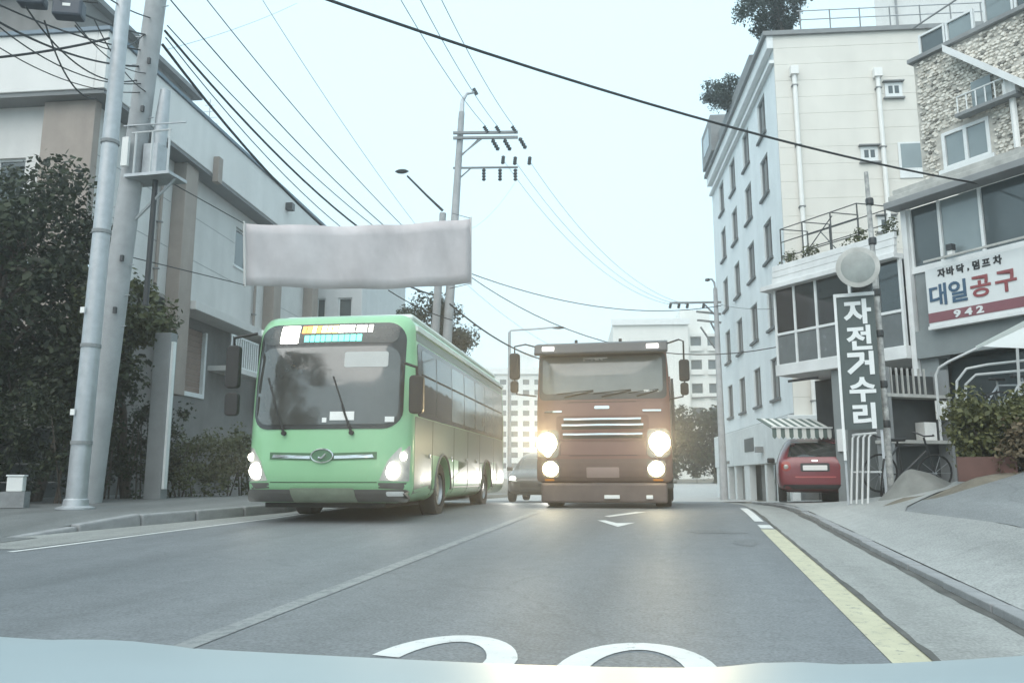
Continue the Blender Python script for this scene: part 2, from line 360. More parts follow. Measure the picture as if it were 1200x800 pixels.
# speed figures on the lane: 3 and 0
def arc(cx, cy, rx, ry, a0, a1, n=14): return [(cx + rx * math.cos(R(lerp(a0, a1, i / n))), cy + ry * math.sin(R(lerp(a0, a1, i / n)))) for i in range(n + 1)]
three = arc(-1.22, 3.92, .31, .62, 165, 20, 16) + [(-.92, 3.75)] + arc(-1.22, 3.45, .30, .40, 20, -90, 8) + arc(-1.22, 2.55, .31, .50, 90, -165, 18)
mark('speed_figure', three, .155, M_WHITE)
zero = arc(-.26, 3.95, .31, .58, 0, 180, 18) + [(-.57, 3.4), (-.57, 2.8)] + arc(-.26, 2.4, .31, .55, 180, 360, 18) + [(.05, 2.8), (.05, 3.4)]
mark('speed_figure', zero, .155, M_WHITE, closed=True)
def flat(name, px):                                     # filled marking
    pts = []
    for (x, y) in px:
        r = ray(x, y); t_ = (0 - CAMH) / (r.z - .028 * r.y); p = r * t_; pts.append((p.x, p.y, zr(p.y) + .004))
    mb = MB(); mb.add(pts, [tuple(range(len(pts)))]); mb.build(name, M_WHITE, road, fix=False)
flat('arrow_marking', [(700, 609.5), (709, 609.5), (723, 612.8), (744, 612.3), (724, 617.2)]); flat('arrow_marking', [(708, 604.6), (745, 599.6), (757, 599.6), (714, 605.6)])
for i, (x, y, sx, sy) in enumerate(((.62, 9.9, .22, .5), (.35, 11.1, .45, .3))):   # tar repairs
    pts = []
    for k in range(14):
        a = 2 * math.pi * k / 14; q = .75 + .4 * pnoise((math.cos(a) * 1.3 + i * 5, math.sin(a) * 1.3, 3.3)); pts.append((x + sx * q * math.cos(a), y + sy * q * math.sin(a)))
    mb = MB(); mb.v = [(a, b, zr(b) + .003) for a, b in pts] + [(x, y, zr(y) + .003)]; mb.f = [(k, (k + 1) % 14, 14) for k in range(14)]
    mb.build('tar_patch', asphalt('tar%d' % i, (.105, .112, .118), (.132, .14, .148), .9), road, fix=False)
# right: gutter, kerb, concrete apron, driveway
def zgut(x, y): return zr(y) - .03 * smooth(1.14, 1.85, x)
gut = sheet('gutter', 1.14, 1.86, -10, 26, .006, M_GUTTER, zf=zgut, nx=4, ny=72)
apron = sheet('pavement', 2.0, lambda y: interp([(-10, 3.3), (6, 3.0), (9, 3.0), (11.8, 2.72), (13, 3.6), (15, 8), (26, 9)], y), -10, 26, .0, M_CONC, nx=10, ny=90)
drive = sheet('driveway', lambda y: interp([(-10, 3.31), (6, 3.01), (9, 3.01), (11.8, 2.73), (13, 3.62)], y) + .03 * math.sin(3 * y), 9.5, -10, 13.0, -.012, M_ASPH2, nx=14, ny=60)
kb = MB().box(-.05, .085, -.485, .485, -.1, .030).build('kerb_stone', M_KERB, apron, bevel=.008)
kb.location = (1.93, -9.5, zr(-9.5) - .0)
for i in range(1, 36):
    y = -9.5 + i; c = inst(kb, apron, (1.93 + random.uniform(-.012, .012), y, zr(y) + random.uniform(-.012, .008)), random.uniform(-.012, .012)); c.rotation_euler.x = math.atan2(zr(y + .5) - zr(y - .5), 1)
sheet('gutter_dark_strip', lambda y: 1.80 - .05 * pnoise((y * .8, 0, 0)) - .03 * pnoise((y * 3, 1, 0)), 1.885, -10, 24, .010, M_DARK_STRIP, gut, zf=zgut, nx=1, ny=140)  # dark strip for the gap at the kerb foot
sheet('line_shadow_strip', 1.125, lambda y: 1.165 + .022 * pnoise((y * .7, 5, 0)) + .02 * pnoise((y * 4, 1, 0)), -10, 16, .010, M_DARK_STRIP, gut, zf=zgut, nx=1, ny=140)  # kerb shadow painted as a thin dark strip beside the yellow line
# left: gutter strip, pavement, kerb stones
lgut = sheet('gutter', lambda y: kerbx(y) - .25, lambda y: edgex(y) - .10, 7.9, 26, .005, M_GUTTER, zf=lambda x, y: zr(y), nx=3, ny=60)
lpav = sheet('pavement', -16, lambda y: kerbx(y) - .16, 9.0, 40, 0, M_LPAV, zf=lambda x, y: zr(y) + lkh(y) - .006, nx=8, ny=90)
lent = sheet('side_entrance', -40, -8.02, -12, 9.05, .0, M_LPAV, zf=lambda x, y: zr(y) + .01, nx=8, ny=40)
kl = MB().box(-.1, .1, -.49, .49, -.3, .0).build('kerb_stone', M_KERB, lpav, bevel=.025)
def lay_kerb(o, y):
    o.location = (kerbx(y) - .08, y, zr(y) + lkh(y) + .004 + random.uniform(-.004, .004)); o.rotation_euler = (math.atan2(zr(y + .45) + lkh(y + .45) - zr(y - .45) - lkh(y - .45), .9), 0, -math.atan2(kerbx(y + .45) - kerbx(y - .45), .9))
lay_kerb(kl, 9.45)
for i in range(1, 22): lay_kerb(inst(kl, lpav, (0, 0, 0)), 9.45 + .97 * i)
# ================================================================== wires helper
def wire(p0, p1, sag, r, label, m=None, cat='cable', group='overhead wires', name='overhead_wire', n=18):
    p0 = Vector(p0); p1 = Vector(p1); pts = []
    for i in range(n + 1):
        t = i / n; p = p0.lerp(p1, t); p.z -= sag * 4 * t * (1 - t); pts.append(p)
    return tag(MB().tube(pts, r, 6).build(name, m or M_CABLE, smooth_=True), label, cat, group)
# ================================================================== foliage helper
def leaves(mb, centers, n_per, size, spread, rnd, flat=.0):
    for (c, rad) in centers:
        for _ in range(n_per):
            d = Vector((rnd.gauss(0, 1), rnd.gauss(0, 1), rnd.gauss(0, 1)))
            if d.length < 1e-4: continue
            d.normalize(); p = c + d * rad * (rnd.random() ** .45) * spread
            nrm = (d * .6 + Vector((rnd.gauss(0, .6), rnd.gauss(0, .6), rnd.gauss(0, .6) + .5))).normalized()
            u = nrm.orthogonal().normalized(); u.rotate(Matrix.Rotation(rnd.random() * 6.28, 3, nrm)); v = nrm.cross(u)
            s = size * rnd.choice((.5, .7, .9, 1.0, 1.2, 1.6)); b = len(mb.v)
            mb.v += [tuple(p - u * s * .5), tuple(p + v * s * .30), tuple(p + u * s * .5), tuple(p - v * s * .30)]; mb.f.append((b, b + 1, b + 2, b + 3))
def tree(name, base, trunk_h, crown_c, rad, nclump, n_per, leaf, lm, label, cat, seed, tr=.16, group=None, clump=.5, gap=0.0):
    rnd = random.Random(seed); base = Vector(base); t = empty(name, base, 0, label, cat, group)
    cc = Vector(crown_c) - base; mb = MB(); bend = Vector((rnd.uniform(-.2, .2), rnd.uniform(-.2, .2), 0))
    top = Vector((cc.x, cc.y, cc.z + rad[2] * .4)); fork = Vector((cc.x * .5, cc.y * .5, trunk_h))
    mb.tube([(0, 0, -.15), fork * .35 + bend * .4, fork, fork.lerp(top, .5) + bend * .6, top], [tr * 1.25, tr, tr * .8, tr * .45, tr * .15], 9)
    centers = []
    for i in range(nclump):
        d = Vector((rnd.gauss(0, 1), rnd.gauss(0, 1), rnd.gauss(0, 1))).normalized(); k = rnd.random() ** .4
        p = cc + Vector((d.x * rad[0], d.y * rad[1], d.z * rad[2])) * k; centers.append((p, clump * rnd.uniform(.65, 1.35)))
        if i % 2 == 0: s0 = fork.lerp(top, rnd.random()); mb.tube([s0, s0.lerp(p, .5) + Vector((0, 0, .12)), p], [tr * .3, tr * .18, tr * .06], 5)
    mb.build('trunk', M_BARK, t, smooth_=True)
    lb = MB(); leaves(lb, centers, n_per, leaf, 1.0, rnd); lb.build('crown', lm, t, fix=False)
    return t
# ================================================================== left building
M_LWALL = mat('left_wall', (.60, .59, .575), rough=.85, var=.08, scale=.8, streak=.14)
M_LPAR = mat('left_parapet', (.69, .68, .665), rough=.85, var=.06, scale=.7, streak=.10)
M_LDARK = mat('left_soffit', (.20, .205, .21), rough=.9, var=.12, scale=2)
M_LGREY = mat('left_base_wall', (.20, .195, .19), rough=.9, var=.16, scale=1.2, streak=.25, bump=.2)
M_LBROWN = mat('brown_panel', (.24, .175, .145), rough=.7, var=.12, scale=2, streak=.15)
M_LCOL = mat('left_column', (.32, .275, .245), rough=.85, var=.1, scale=2, streak=.2)
M_GREYT_L = mat('bracket_grey', (.2, .2, .2), rough=.7, var=.1)
M_COPING = mat('blue_grey_coping', (.12, .16, .20), rough=.5, metal=.3, var=.1)
lb = empty('corner_building', (-15.73, 19.15, 0), R(6), 'long pale grey building with deep overhanging parapet behind the roadside trees', 'building')
f_side = lambda u, z, d: (-d, u, z)                     # long street side: u along the street, d inward
f_front = lambda u, z, d: (u, -.9 + d, z)               # end facing the camera: u sideways
mb = MB(); wall(mb, f_side, -.9, 16.2, 6.75, 11.3, [(8.1, 10.4, 9.0, 10.5)], .25); mb.add([(0, 16.2, .3), (-9, 16.2, .3), (-9, 16.2, 12.9), (0, 16.2, 12.9)], [(0, 1, 2, 3)])
wall(mb, f_front, -9, 0, 6.75, 11.3, [(-3.6, -1.9, 8.2, 9.7)], .25); mb.build('wall', M_LWALL, lb)
window(lb, f_side, 8.1, 10.4, 9.0, 10.5, M_WFRAME, M_PANE, sill=.05, d=.14, mull=2); window(lb, f_front, -3.6, -1.9, 8.2, 9.7, M_WFRAME, M_PANE, sill=.05, d=.14, mull=2)
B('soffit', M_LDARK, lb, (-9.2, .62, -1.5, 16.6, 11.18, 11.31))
mb = MB(); mb.box(.35, .65, -1.55, 16.6, 11.3, 12.95); mb.box(-9.2, .348, -1.55, -1.25, 11.3, 12.95); mb.build('parapet', M_LPAR, lb, bevel=.02)
mb = MB(); mb.box(.30, .72, -1.62, 16.66, 12.952, 13.06); mb.box(-9.25, .298, -1.62, -1.2, 12.952, 13.06); mb.build('coping', M_COPING, lb)
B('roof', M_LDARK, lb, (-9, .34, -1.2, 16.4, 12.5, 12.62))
for (y0, y1) in ((3.35, 4.15), (10.9, 11.7), (15.4, 16.19)): B('column', M_LCOL, lb, (.003, .46, y0, y1, 3.6, 11.17), bevel=.02)
B('column', M_LCOL, lb, (-1.3, .2, -1.18, -.903, 3.0, 11.17), bevel=.02)
B('ledge', M_LWALL, lb, (-.4, .62, 4.2, 10.88, 6.45, 6.74), (-.4, .62, 11.72, 15.38, 6.45, 6.74), bevel=.015)
mb = MB(); wall(mb, lambda u, z, d: (-.25 - d, u, z), -.8, 16.2, .2, 6.74, [(4.3, 6.75, 3.75, 6.1), (12.2, 13.6, 4.2, 5.9)], .2)
wall(mb, lambda u, z, d: (u, -.8 + d, z), -9, -.25, .2, 6.74, [], .2); mb.build('base_wall', M_LGREY, lb)
fb = lambda u, z, d: (-.25 - d, u, z)
mb = MB(); [fbox(mb, fb, *q) for q in ((4.3, 6.75, 3.75, 3.9, -.06, .15), (4.3, 4.44, 3.9, 6.1, -.06, .15), (6.61, 6.75, 3.9, 6.1, -.06, .15))]; sh = mb.build('shutter_frame', M_WFRAME, lb)
sl0 = None
for k in range(11):
    z = 3.91 + k * .2; mb = MB(); fbox(mb, fb, 4.45, 6.60, z, z + .185, .06, .1); mb.build('slat', M_LBROWN, sh)
window(lb, fb, 12.2, 13.6, 4.2, 5.9, M_WFRAME, M_PANE, sill=.05, d=.1, mull=2)
rl = B('railing', M_WFRAME, lb, (.46, .50, 7.2, 9.6, 6.10, 6.16), (.46, .50, 7.2, 9.6, 5.0, 5.06))
for k in range(13): B('baluster', M_WFRAME, rl, (.465, .495, 7.22 + k * .19, 7.3 + k * .19, 5.061, 6.099))
B('terrace_slab', M_LWALL, lb, (-.249, .6, 7.0, 9.8, 4.8, 4.98))
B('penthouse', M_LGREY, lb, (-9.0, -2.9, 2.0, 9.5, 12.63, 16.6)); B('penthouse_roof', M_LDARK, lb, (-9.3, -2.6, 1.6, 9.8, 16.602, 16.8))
mb = MB(); mb.tube([(-.8, 7, 12.6), (-.8, 7, 15.2)], .02, 5)
for k in range(4): mb.tube([(-1.15 + k * .05, 7, 14.2 + .25 * k), (-.45 - k * .05, 7, 14.2 + .25 * k)], .012, 4)
mb.build('antenna', M_STEEL, lb)
mb = MB().box(.65, .95, 11.2, 11.5, 12.2, 12.5); mb.build('floodlight', M_DARK, lb)
for y in (2.6, 9.9): dp = MB().tube([(.09, y, 6.8), (.09, y, 11.1)], .055, 8).build('downpipe', M_LCOL, lb, smooth_=True); [B('bracket', M_GREYT_L, dp, (.002, .16, y - .08, y + .08, z, z + .04)) for z in (7.4, 8.9, 10.4)]
for z in (8.3, 9.8): B('wall_joint', M_LDARK, lb, (.001, .004, -.85, 3.3, z, z + .018)); B('wall_joint', M_LDARK, lb, (.001, .004, 4.2, 8.05, z + .003, z + .021)); B('wall_joint', M_LDARK, lb, (.001, .004, 11.75, 15.3, z, z + .018))
ac = B('air_conditioner', M_WFRAME, lb, (.05, .38, 12.6, 13.5, 7.0, 7.6), bevel=.02); B('fan_grille', M_LDARK, ac, (.381, .388, 12.68, 13.2, 7.06, 7.54)); B('ac_bracket', M_GREYT_L, ac, (.0, .36, 12.7, 12.74, 6.9, 6.99))
B('drain_spout', M_LCOL, lb, (.652, .86, 4.7, 5.0, 11.0, 11.9))
# house beyond
h2 = empty('corner_house', (-19.6, 36.5, -1.4), R(6), 'white house with dark narrow windows behind the banner', 'house')
fh = lambda u, z, d: (u, d, z)
mb = MB(); ops = [(.7, 1.25, 7.0, 11.2), (1.9, 2.35, 7.0, 11.2), (3.0, 3.7, 7.0, 11.2)]
wall(mb, fh, -2.5, 4.2, .2, 14.2, ops, .25); mb.add([(4.2, 0, .2), (4.2, 9, .2), (4.2, 9, 14.2), (4.2, 0, 14.2)], [(0, 1, 2, 3)]); mb.add([(-2.5, 0, 14.2), (4.2, 0, 14.2), (4.2, 9, 14.2), (-2.5, 9, 14.2)], [(0, 1, 2, 3)])
mb.build('wall', mat('house_white', (.56, .575, .58), rough=.8, var=.06, streak=.1), h2)
for o in ops: window(h2, fh, *o, M_WFRAME, M_PANE, d=.12)
B('roof_room', M_LPAR, h2, (-.9, .9, 1.0, 3.5, 14.21, 15.6)); B('roof_slab', M_COPING, h2, (-1.0, 1.0, .9, 3.6, 15.603, 15.75))

# ================================================================== far apartment blocks
def apartments(name, px, D, wid, top_y, label, rows, cols, depth, wallc, az=0):
    c = at(px, 560, D); t = empty(name, (c.x, c.y, 0), R(az), label, 'apartment')
    H = at(px, top_y, D).z; f = lambda u, z, d: (u, d, z); dx = wid / cols; dzz = (H - 3) / rows; ops = []
    for i in range(cols):
        for j in range(rows): ops.append((-wid / 2 + dx * (i + .22), -wid / 2 + dx * (i + .78), 2 + dzz * (j + .3), 2 + dzz * (j + .8)))
    mb = MB(); wall(mb, f, -wid / 2, wid / 2, -1, H, ops, .5)
    for s in (-1, 1): mb.add([(s * wid / 2, 0, -1), (s * wid / 2, depth, -1), (s * wid / 2, depth, H), (s * wid / 2, 0, H)], [(0, 1, 2, 3)])
    mb.add([(-wid / 2, 0, H), (wid / 2, 0, H), (wid / 2, depth, H), (-wid / 2, depth, H)], [(0, 1, 2, 3)]); mb.build('wall', wallc, t)
    for o in ops:
        p = MB(); fbox(p, f, *o, .3, .34); p.build('window', M_PANE, t)
    B('stair_tower', wallc, t, (wid * .1, wid * .35, 2, depth - 2, H + .01, H + 3.2)); B('roof_edge', M_WFRAME, t, (-wid / 2 - .2, wid / 2 + .2, -.35, -.01, H - .5, H + .5))
    return t
M_APT = mat('apartment_paint', (.66, .68, .67), rough=.85, var=.05, scale=.1, streak=.1)
M_APT2 = mat('apartment_paint_blank', (.70, .70, .67), rough=.85, var=.05, scale=.1, streak=.1)
apartments('apartment_block', 603, 125, 9.0, 432, 'pale apartment block with window grid between bus and truck', 9, 5, 14, M_APT, 12)
# block right of the truck: blank gable and a balcony strip
c = at(722, 560, 92); ab = empty('apartment_block', (c.x, c.y, 0), R(8), 'pale apartment block with blank gable above the truck roof', 'apartment')
mb = MB(); mb.add([(0, 0, -1), (8.6, 0, -1), (8.6, 0, 18.9), (0, 0, 18.9)], [(0, 1, 2, 3)]); mb.add([(0, 0, 18.9), (8.6, 0, 18.9), (8.6, 20, 18.9), (0, 20, 18.9)], [(0, 1, 2, 3)]); mb.add([(0, 0, -1), (0, 20, -1), (0, 20, 18.9), (0, 0, 18.9)], [(0, 1, 2, 3)])
fa = lambda u, z, d: (8.6 + u, d + .8, z); ops = [(.35, 1.6, 1.9 + 2.75 * j, 3.5 + 2.75 * j) for j in range(6)] + [(2.3, 3.9, 1.9 + 2.75 * j, 3.5 + 2.75 * j) for j in range(6)]
wall(mb, fa, 0, 4.4, -1, 17.6, ops, .8); mb.add([(8.6, .8, 17.6), (13, .8, 17.6), (13, 12, 17.6), (8.6, 12, 17.6)], [(0, 1, 2, 3)]); mb.add([(8.6, 0, -1), (8.6, .8, -1), (8.6, .8, 18.9), (8.6, 0, 18.9)], [(0, 1, 2, 3)]); mb.build('wall', M_APT2, ab)
for o in ops:
    p = MB(); fbox(p, fa, *o, .6, .64); w_ = p.build('window', M_PANE, ab); p = MB(); fbox(p, fa, o[0] - .1, o[1] + .1, o[2] - .15, o[2] + .45, -.3, -.2); p.build('balcony_rail', M_APT2, w_)
B('stair_tower', M_APT2, ab, (8.0, 11.5, 2, 6, 17.61, 20.6)); B('roof_edge', M_WFRAME, ab, (-.2, 8.8, -.3, -.02, 18.5, 19.2))

# ================================================================== white six-storey building
M_WW = mat('white_side_wall', (.73, .77, .78), rough=.85, var=.05, scale=.8, streak=.12)
M_BEIGE = mat('beige_panel', (.67, .65, .60), rough=.8, var=.05, scale=.9, streak=.08)
M_SILL = mat('dark_sill', (.12, .13, .135), rough=.8, var=.15)
M_PIPE = mat('white_downpipe', (.74, .74, .72), rough=.5, var=.06)
M_GREYT = mat('grey_trim', (.22, .23, .235), rough=.8, var=.12)
wb = empty('apartment_building', (3.38, 27.3, 0), R(7.2), 'six storey white and beige building with pine trees on its roof', 'building')
LW = 13.4; fl = lambda u, z, d: (d, u, z); fr = lambda u, z, d: (u, d, z)
rows = [4.45, 6.95, 9.4, 11.8, 14.05]; cols = [2.2, 5.1, 8.05, 10.85]; ops = [(c_ - .60, c_ + .60, z - .74, z + .70) for c_ in cols for z in rows]
mb = MB(); wall(mb, fl, 0, LW, 3.05, 16.0, ops, .24); mb.build('side_wall', M_WW, wb)
for o in ops: window(wb, fl, *o, M_GREYT, M_PANE, sill=.09, d=.10, mull=2, sm=M_SILL, fw=.045)
hw_ops = []
zz = 2.95; k = 0; pan = None
while zz < 15.9:                                        # courses of cladding panels on the beige face
    pan = MB().box(.004, 9.5, -.03, .12, zz, zz + .595).build('panel', M_BEIGE, wb, bevel=.004); zz += .6
B('garage_shade_panel', mat('garage_dark', (.03, .032, .034), rough=.7, var=.2), wb, (.62, 6, -.12, -.035, -.6, 1.75)); B('lintel_wall', mat('grey_render', (.34, .35, .35), rough=.85, var=.1), wb, (.62, 6, -.14, -.035, 1.752, 2.93))  # dark panel paints the shade inside the garage
B('backing_wall', M_GREYT, wb, (.06, 9.5, .122, .3, -.6, 16.0))
B('string_course', M_GREYT, wb, (-.06, -.003, -.03, LW, 2.95, 3.04))
B('eaves_band', M_WFRAME, wb, (-.16, -.002, -.05, LW, 15.0, 15.12), (-.22, -.002, -.06, LW + .1, 15.55, 16.0))
B('cornice', M_GREYT, wb, (-.34, 9.7, -.14, LW + .2, 16.003, 16.16))
B('mansard', M_GREYT, wb, (-.1, .25, 3.2, LW - .2, 16.223, 17.1))
B('dormer', M_GREYT, wb, (-.45, .9, 10.4, 13.2, 16.23, 18.0)); B('dormer_window', M_PANE, wb, (-.47, -.452, 10.9, 12.6, 16.7, 17.6))
for i in range(9): MB().tube([(1.0 + i * 1.0, .1, 16.2), (1.0 + i, .1, 17.0)], .025, 5).build('railing_post', M_GREYT, wb)
for z in (16.65, 16.98): MB().tube([(.9, .1, z), (9.3, .1, z)], .022, 5).build('railing_bar', M_STEEL, wb)
def pipe(x, z0, z1):
    p = MB().tube([(x, -.13, z0), (x, -.13, z1)], .075, 8).build('downpipe', M_PIPE, wb, smooth_=True)
    B('rain_head', M_PIPE, p, (x - .13, x + .13, -.25, -.032, z1, z1 + .3))
    for z in yrange(z0 + .5, z1 - .4, 5): B('bracket', M_GREYT, p, (x - .1, x + .1, -.21, -.032, z, z + .04))
pipe(.62, 2.9, 14.5); pipe(3.35, 2.9, 14.3)
for (x, z) in ((3.86, 13.86), (2.92, 11.62), (3.3, 9.2)):
    v = B('vent_window', M_WFRAME, wb, (x - .28, x + .28, -.07, -.032, z - .26, z + .26), bevel=.01)
    B('pane', M_PANE, v, (x - .17, x - .03, -.075, -.071, z - .13, z + .14), (x + .03, x + .17, -.075, -.071, z - .13, z + .14)); B('hood', M_GREYT, v, (x - .34, x + .34, -.18, -.033, z + .27, z + .31)); B('sill', M_GREYT, v, (x - .34, x + .34, -.13, -.033, z - .32, z - .27))
B('side_window', M_WFRAME, wb, (3.85, 4.7, -.06, -.032, 10.75, 12.0)); B('side_window_pane', M_PANEL, wb, (3.93, 4.62, -.066, -.0605, 11.1, 11.94))
# ground floor shop on the street side
M_SHOP = mat('shop_white', (.66, .69, .69), rough=.75, var=.06, streak=.15)
B('fascia', M_SHOP, wb, (-.35, .6, -.6, LW + .3, 1.5, 2.94), bevel=.02)
B('vent_grille', M_DARK, wb, (-.37, -.352, 4.6, 6.3, 2.0, 2.5)); B('small_plate', M_DARK, wb, (-.37, -.352, 9.8, 11.2, 1.62, 1.74))
B('lamp_hood', M_GREYT, wb, (-.6, -.353, 3.0, 3.3, 1.9, 2.1))
for (y0, y1) in ((-.5, -.2), (1.2, 1.5), (2.9, 3.2), (5.9, 6.9), (8.6, 9.0), (10.4, 11.4), (13.0, 13.6)): B('shop_pillar', M_SHOP, wb, (-.3, -.05, y0, y1, -.5, 1.499), bevel=.01)
B('shop_glass', M_PANE, wb, (.05, .08, 3.2, 13.4, -.5, 1.495)); B('shop_interior', M_SHOP, wb, (.081, .2, 3.2, 13.4, -.5, 1.49))
# pale block behind
c = at(1048, 300, 38); tb = empty('tall_building', (c.x, c.y, 0), R(-18), 'blank pale tower wall rising behind the beige building', 'building')
B('wall', mat('tower_paint', (.60, .61, .60), rough=.85, var=.05, streak=.1), tb, (0, 5, 0, 8, 0, 26)); B('rain_pipe', M_GREYT, tb, (.9, 1.0, -.1, -.002, 20.6, 26)); B('roof_slab', M_GREYT, tb, (-.2, 5.2, -.2, 8.2, 26.003, 26.3))
# ================================================================== stone-clad shop building with glazed annex
M_STONE = mat('pale_stone', (.47, .44, .385), rough=.9, var=.0, bump=.5, bscale=18)
def stone_mat():
    m = bpy.data.materials.new('rubble_stone'); m.use_nodes = True; t = m.node_tree; b = t.nodes['Principled BSDF']
    g_ = t.nodes.new('ShaderNodeNewGeometry'); rp = t.nodes.new('ShaderNodeValToRGB'); e = rp.color_ramp.elements
    e[0].color = (.12, .115, .105, 1); e[1].color = (.74, .71, .65, 1); e.new(.22).color = (.50, .48, .43, 1); e.new(.6).color = (.64, .61, .55, 1)
    t.links.new(g_.outputs['Random Per Island'], rp.inputs[0]); t.links.new(rp.outputs[0], b.inputs['Base Color']); b.inputs['Roughness'].default_value = .9; return m
M_RUB = stone_mat(); M_MORTAR = mat('mortar', (.46, .44, .40), rough=.95, var=.2, scale=6)
M_TIMB = mat('weathered_board', (.42, .42, .40), rough=.85, var=.2, scale=5, streak=.25)
M_BAND = mat('light_band', (.70, .715, .715), rough=.8, var=.08, streak=.2)
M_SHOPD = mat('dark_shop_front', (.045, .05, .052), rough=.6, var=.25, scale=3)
M_GREYW = mat('blue_grey_wall', (.22, .245, .25), rough=.8, var=.12, scale=1.5, streak=.15)
sb = empty('stone_building', (4.79, 18.4, 0), R(41), 'shop building with rubble stone upper wall and glazed corner balcony', 'building')
fs = lambda u, z, d: (d, u, z)
# upper stone wall
ops = [(-2.0, -1.0, 7.3, 8.1), (-3.9, -2.75, 7.3, 8.1)]
mb = MB(); wall(mb, fs, -5.5, -.52, 7.15, 9.9, ops, .3); mb.add([fs(-.52, 7.15, 0), fs(-.52, 9.9, 0), fs(-.52, 9.9, 5), fs(-.52, 7.15, 5)], [(0, 1, 2, 3)]); mb.build('wall', M_MORTAR, sb)
rnd = random.Random(3); mb = MB(); z = 7.2; row = 0
while z < 9.86:                                         # irregular rubble stones, each with its own outline and depth
    y = -5.4 + (row % 2) * .055
    while y < -.56:
        cy, cz0 = y + rnd.uniform(-.022, .022), z + rnd.uniform(-.018, .018); ry, rz0 = rnd.uniform(.036, .068), rnd.uniform(.026, .046)
        if cy + ry < -.525 and not any(o[0] - .05 < cy + ry and o[1] + .05 > cy - ry and o[2] - .12 < cz0 + rz0 and o[3] + .05 > cz0 - rz0 for o in ops) and rnd.random() > .05:
            d = rnd.uniform(.012, .05); k = rnd.choice((5, 6, 6, 7)); a0 = rnd.random() * 6.28; q = [rnd.uniform(.78, 1.15) for _ in range(k)]
            base = [(cy + ry * q[i] * math.cos(a0 + 6.283 * i / k), cz0 + rz0 * q[i] * math.sin(a0 + 6.283 * i / k)) for i in range(k)]
            vs0 = [fs(u, v, .0) for u, v in base] + [fs(cy + (u - cy) * .8, cz0 + (v - cz0) * .78, -d * rnd.uniform(.8, 1.1)) for u, v in base]
            mb.add(vs0, [tuple(range(k, 2 * k))] + [(i, (i + 1) % k, (i + 1) % k + k, i + k) for i in range(k)])
        y += .092
    z += .064; row += 1
tag(mb.build('stone_cladding', M_RUB, sb), kind='stuff')
for o in ops: window(sb, fs, *o, M_WFRAME, M_PANEL, sill=.08, d=.02, fw=.07, mull=2)
p = MB().tube([(-.12, -2.55, 7.2), (-.12, -2.55, 8.3)], .06, 8).build('downpipe', M_PIPE, sb); B('rain_head', M_PIPE, p, (-.22, -.05, -2.67, -2.43, 8.3, 8.55))
# slanted eave over a little balcony
mb = MB(); mb.add([(-.02, -1.42, 9.66), (-.02, -3.0, 8.12), (-.02, -3.0, 8.28), (-.02, -1.42, 9.82), (-.38, -1.42, 9.66), (-.38, -3.0, 8.12), (-.38, -3.0, 8.28), (-.38, -1.42, 9.82)], [(0, 1, 2, 3), (7, 6, 5, 4), (0, 4, 5, 1), (1, 5, 6, 2), (2, 6, 7, 3), (3, 7, 4, 0)]); mb.build('eave', M_BAND, sb)
B('balcony_floor', M_GREYT, sb, (-.30, -.07, -2.72, -1.5, 8.20, 8.27)); B('balcony_door', M_PANEL, sb, (-.075, -.064, -2.15, -1.75, 8.28, 8.9)); MB().tube([(-.27, -1.55, 8.62), (-.27, -2.55, 8.62)], .02, 5).build('balcony_rail', M_WFRAME, sb)
for k in range(6): MB().tube([(-.27, -1.56 - .19 * k, 8.27), (-.27, -1.56 - .19 * k, 8.62)], .014, 5).build('baluster', M_WFRAME, sb)
# roof conservatory
B('roof_slab', M_GREYT, sb, (-.12, 5, -5.6, -.45, 9.903, 9.99))
B('tank_wall', M_BAND, sb, (1.7, 4.5, -5.5, -2.0, 9.993, 12.6))
for k in range(7):
    y0 = -.6 - .62 * k - .62; st = 0 if k < 2 else .45
    top = 10.55 + (.0 if k < 2 else .35 + .12 * (k - 2))
    fx = lambda u, z, d, s_=.12 + (.0 if k < 2 else .35): (s_ + d, u, z)
    window(sb, fx, y0 + .01, y0 + .61, 9.995, top, M_WFRAME, M_PANEL if k % 3 else M_PANE, d=.02, fw=.045, mull=1)
    if k >= 2: window(sb, lambda u, z, d: (1.3 + d, u, z), y0 + .01, y0 + .61, top + .12, top + .95, M_WFRAME, M_PANE, d=.02, fw=.05, mull=1)
B('conservatory_roof', M_GREYT, sb, (.4, 1.6, -4.95, -1.75, 11.12, 11.2))
MB().tube([(.05, -.55, 10.75), (.05, -4.8, 11.3)], .02, 5).build('roof_rail', M_GREYT, sb)
# cornice above the glazed floor, in overlapping boards
for k, (x0, z0, z1) in enumerate(((-.45, 6.72, 6.86), (-.36, 6.865, 7.0), (-.28, 7.005, 7.14))): B('cornice_board', M_TIMB if k else M_GREYT, sb, (x0, .0, -5.5, .16 - .06 * k, z0, z1), bevel=.01)
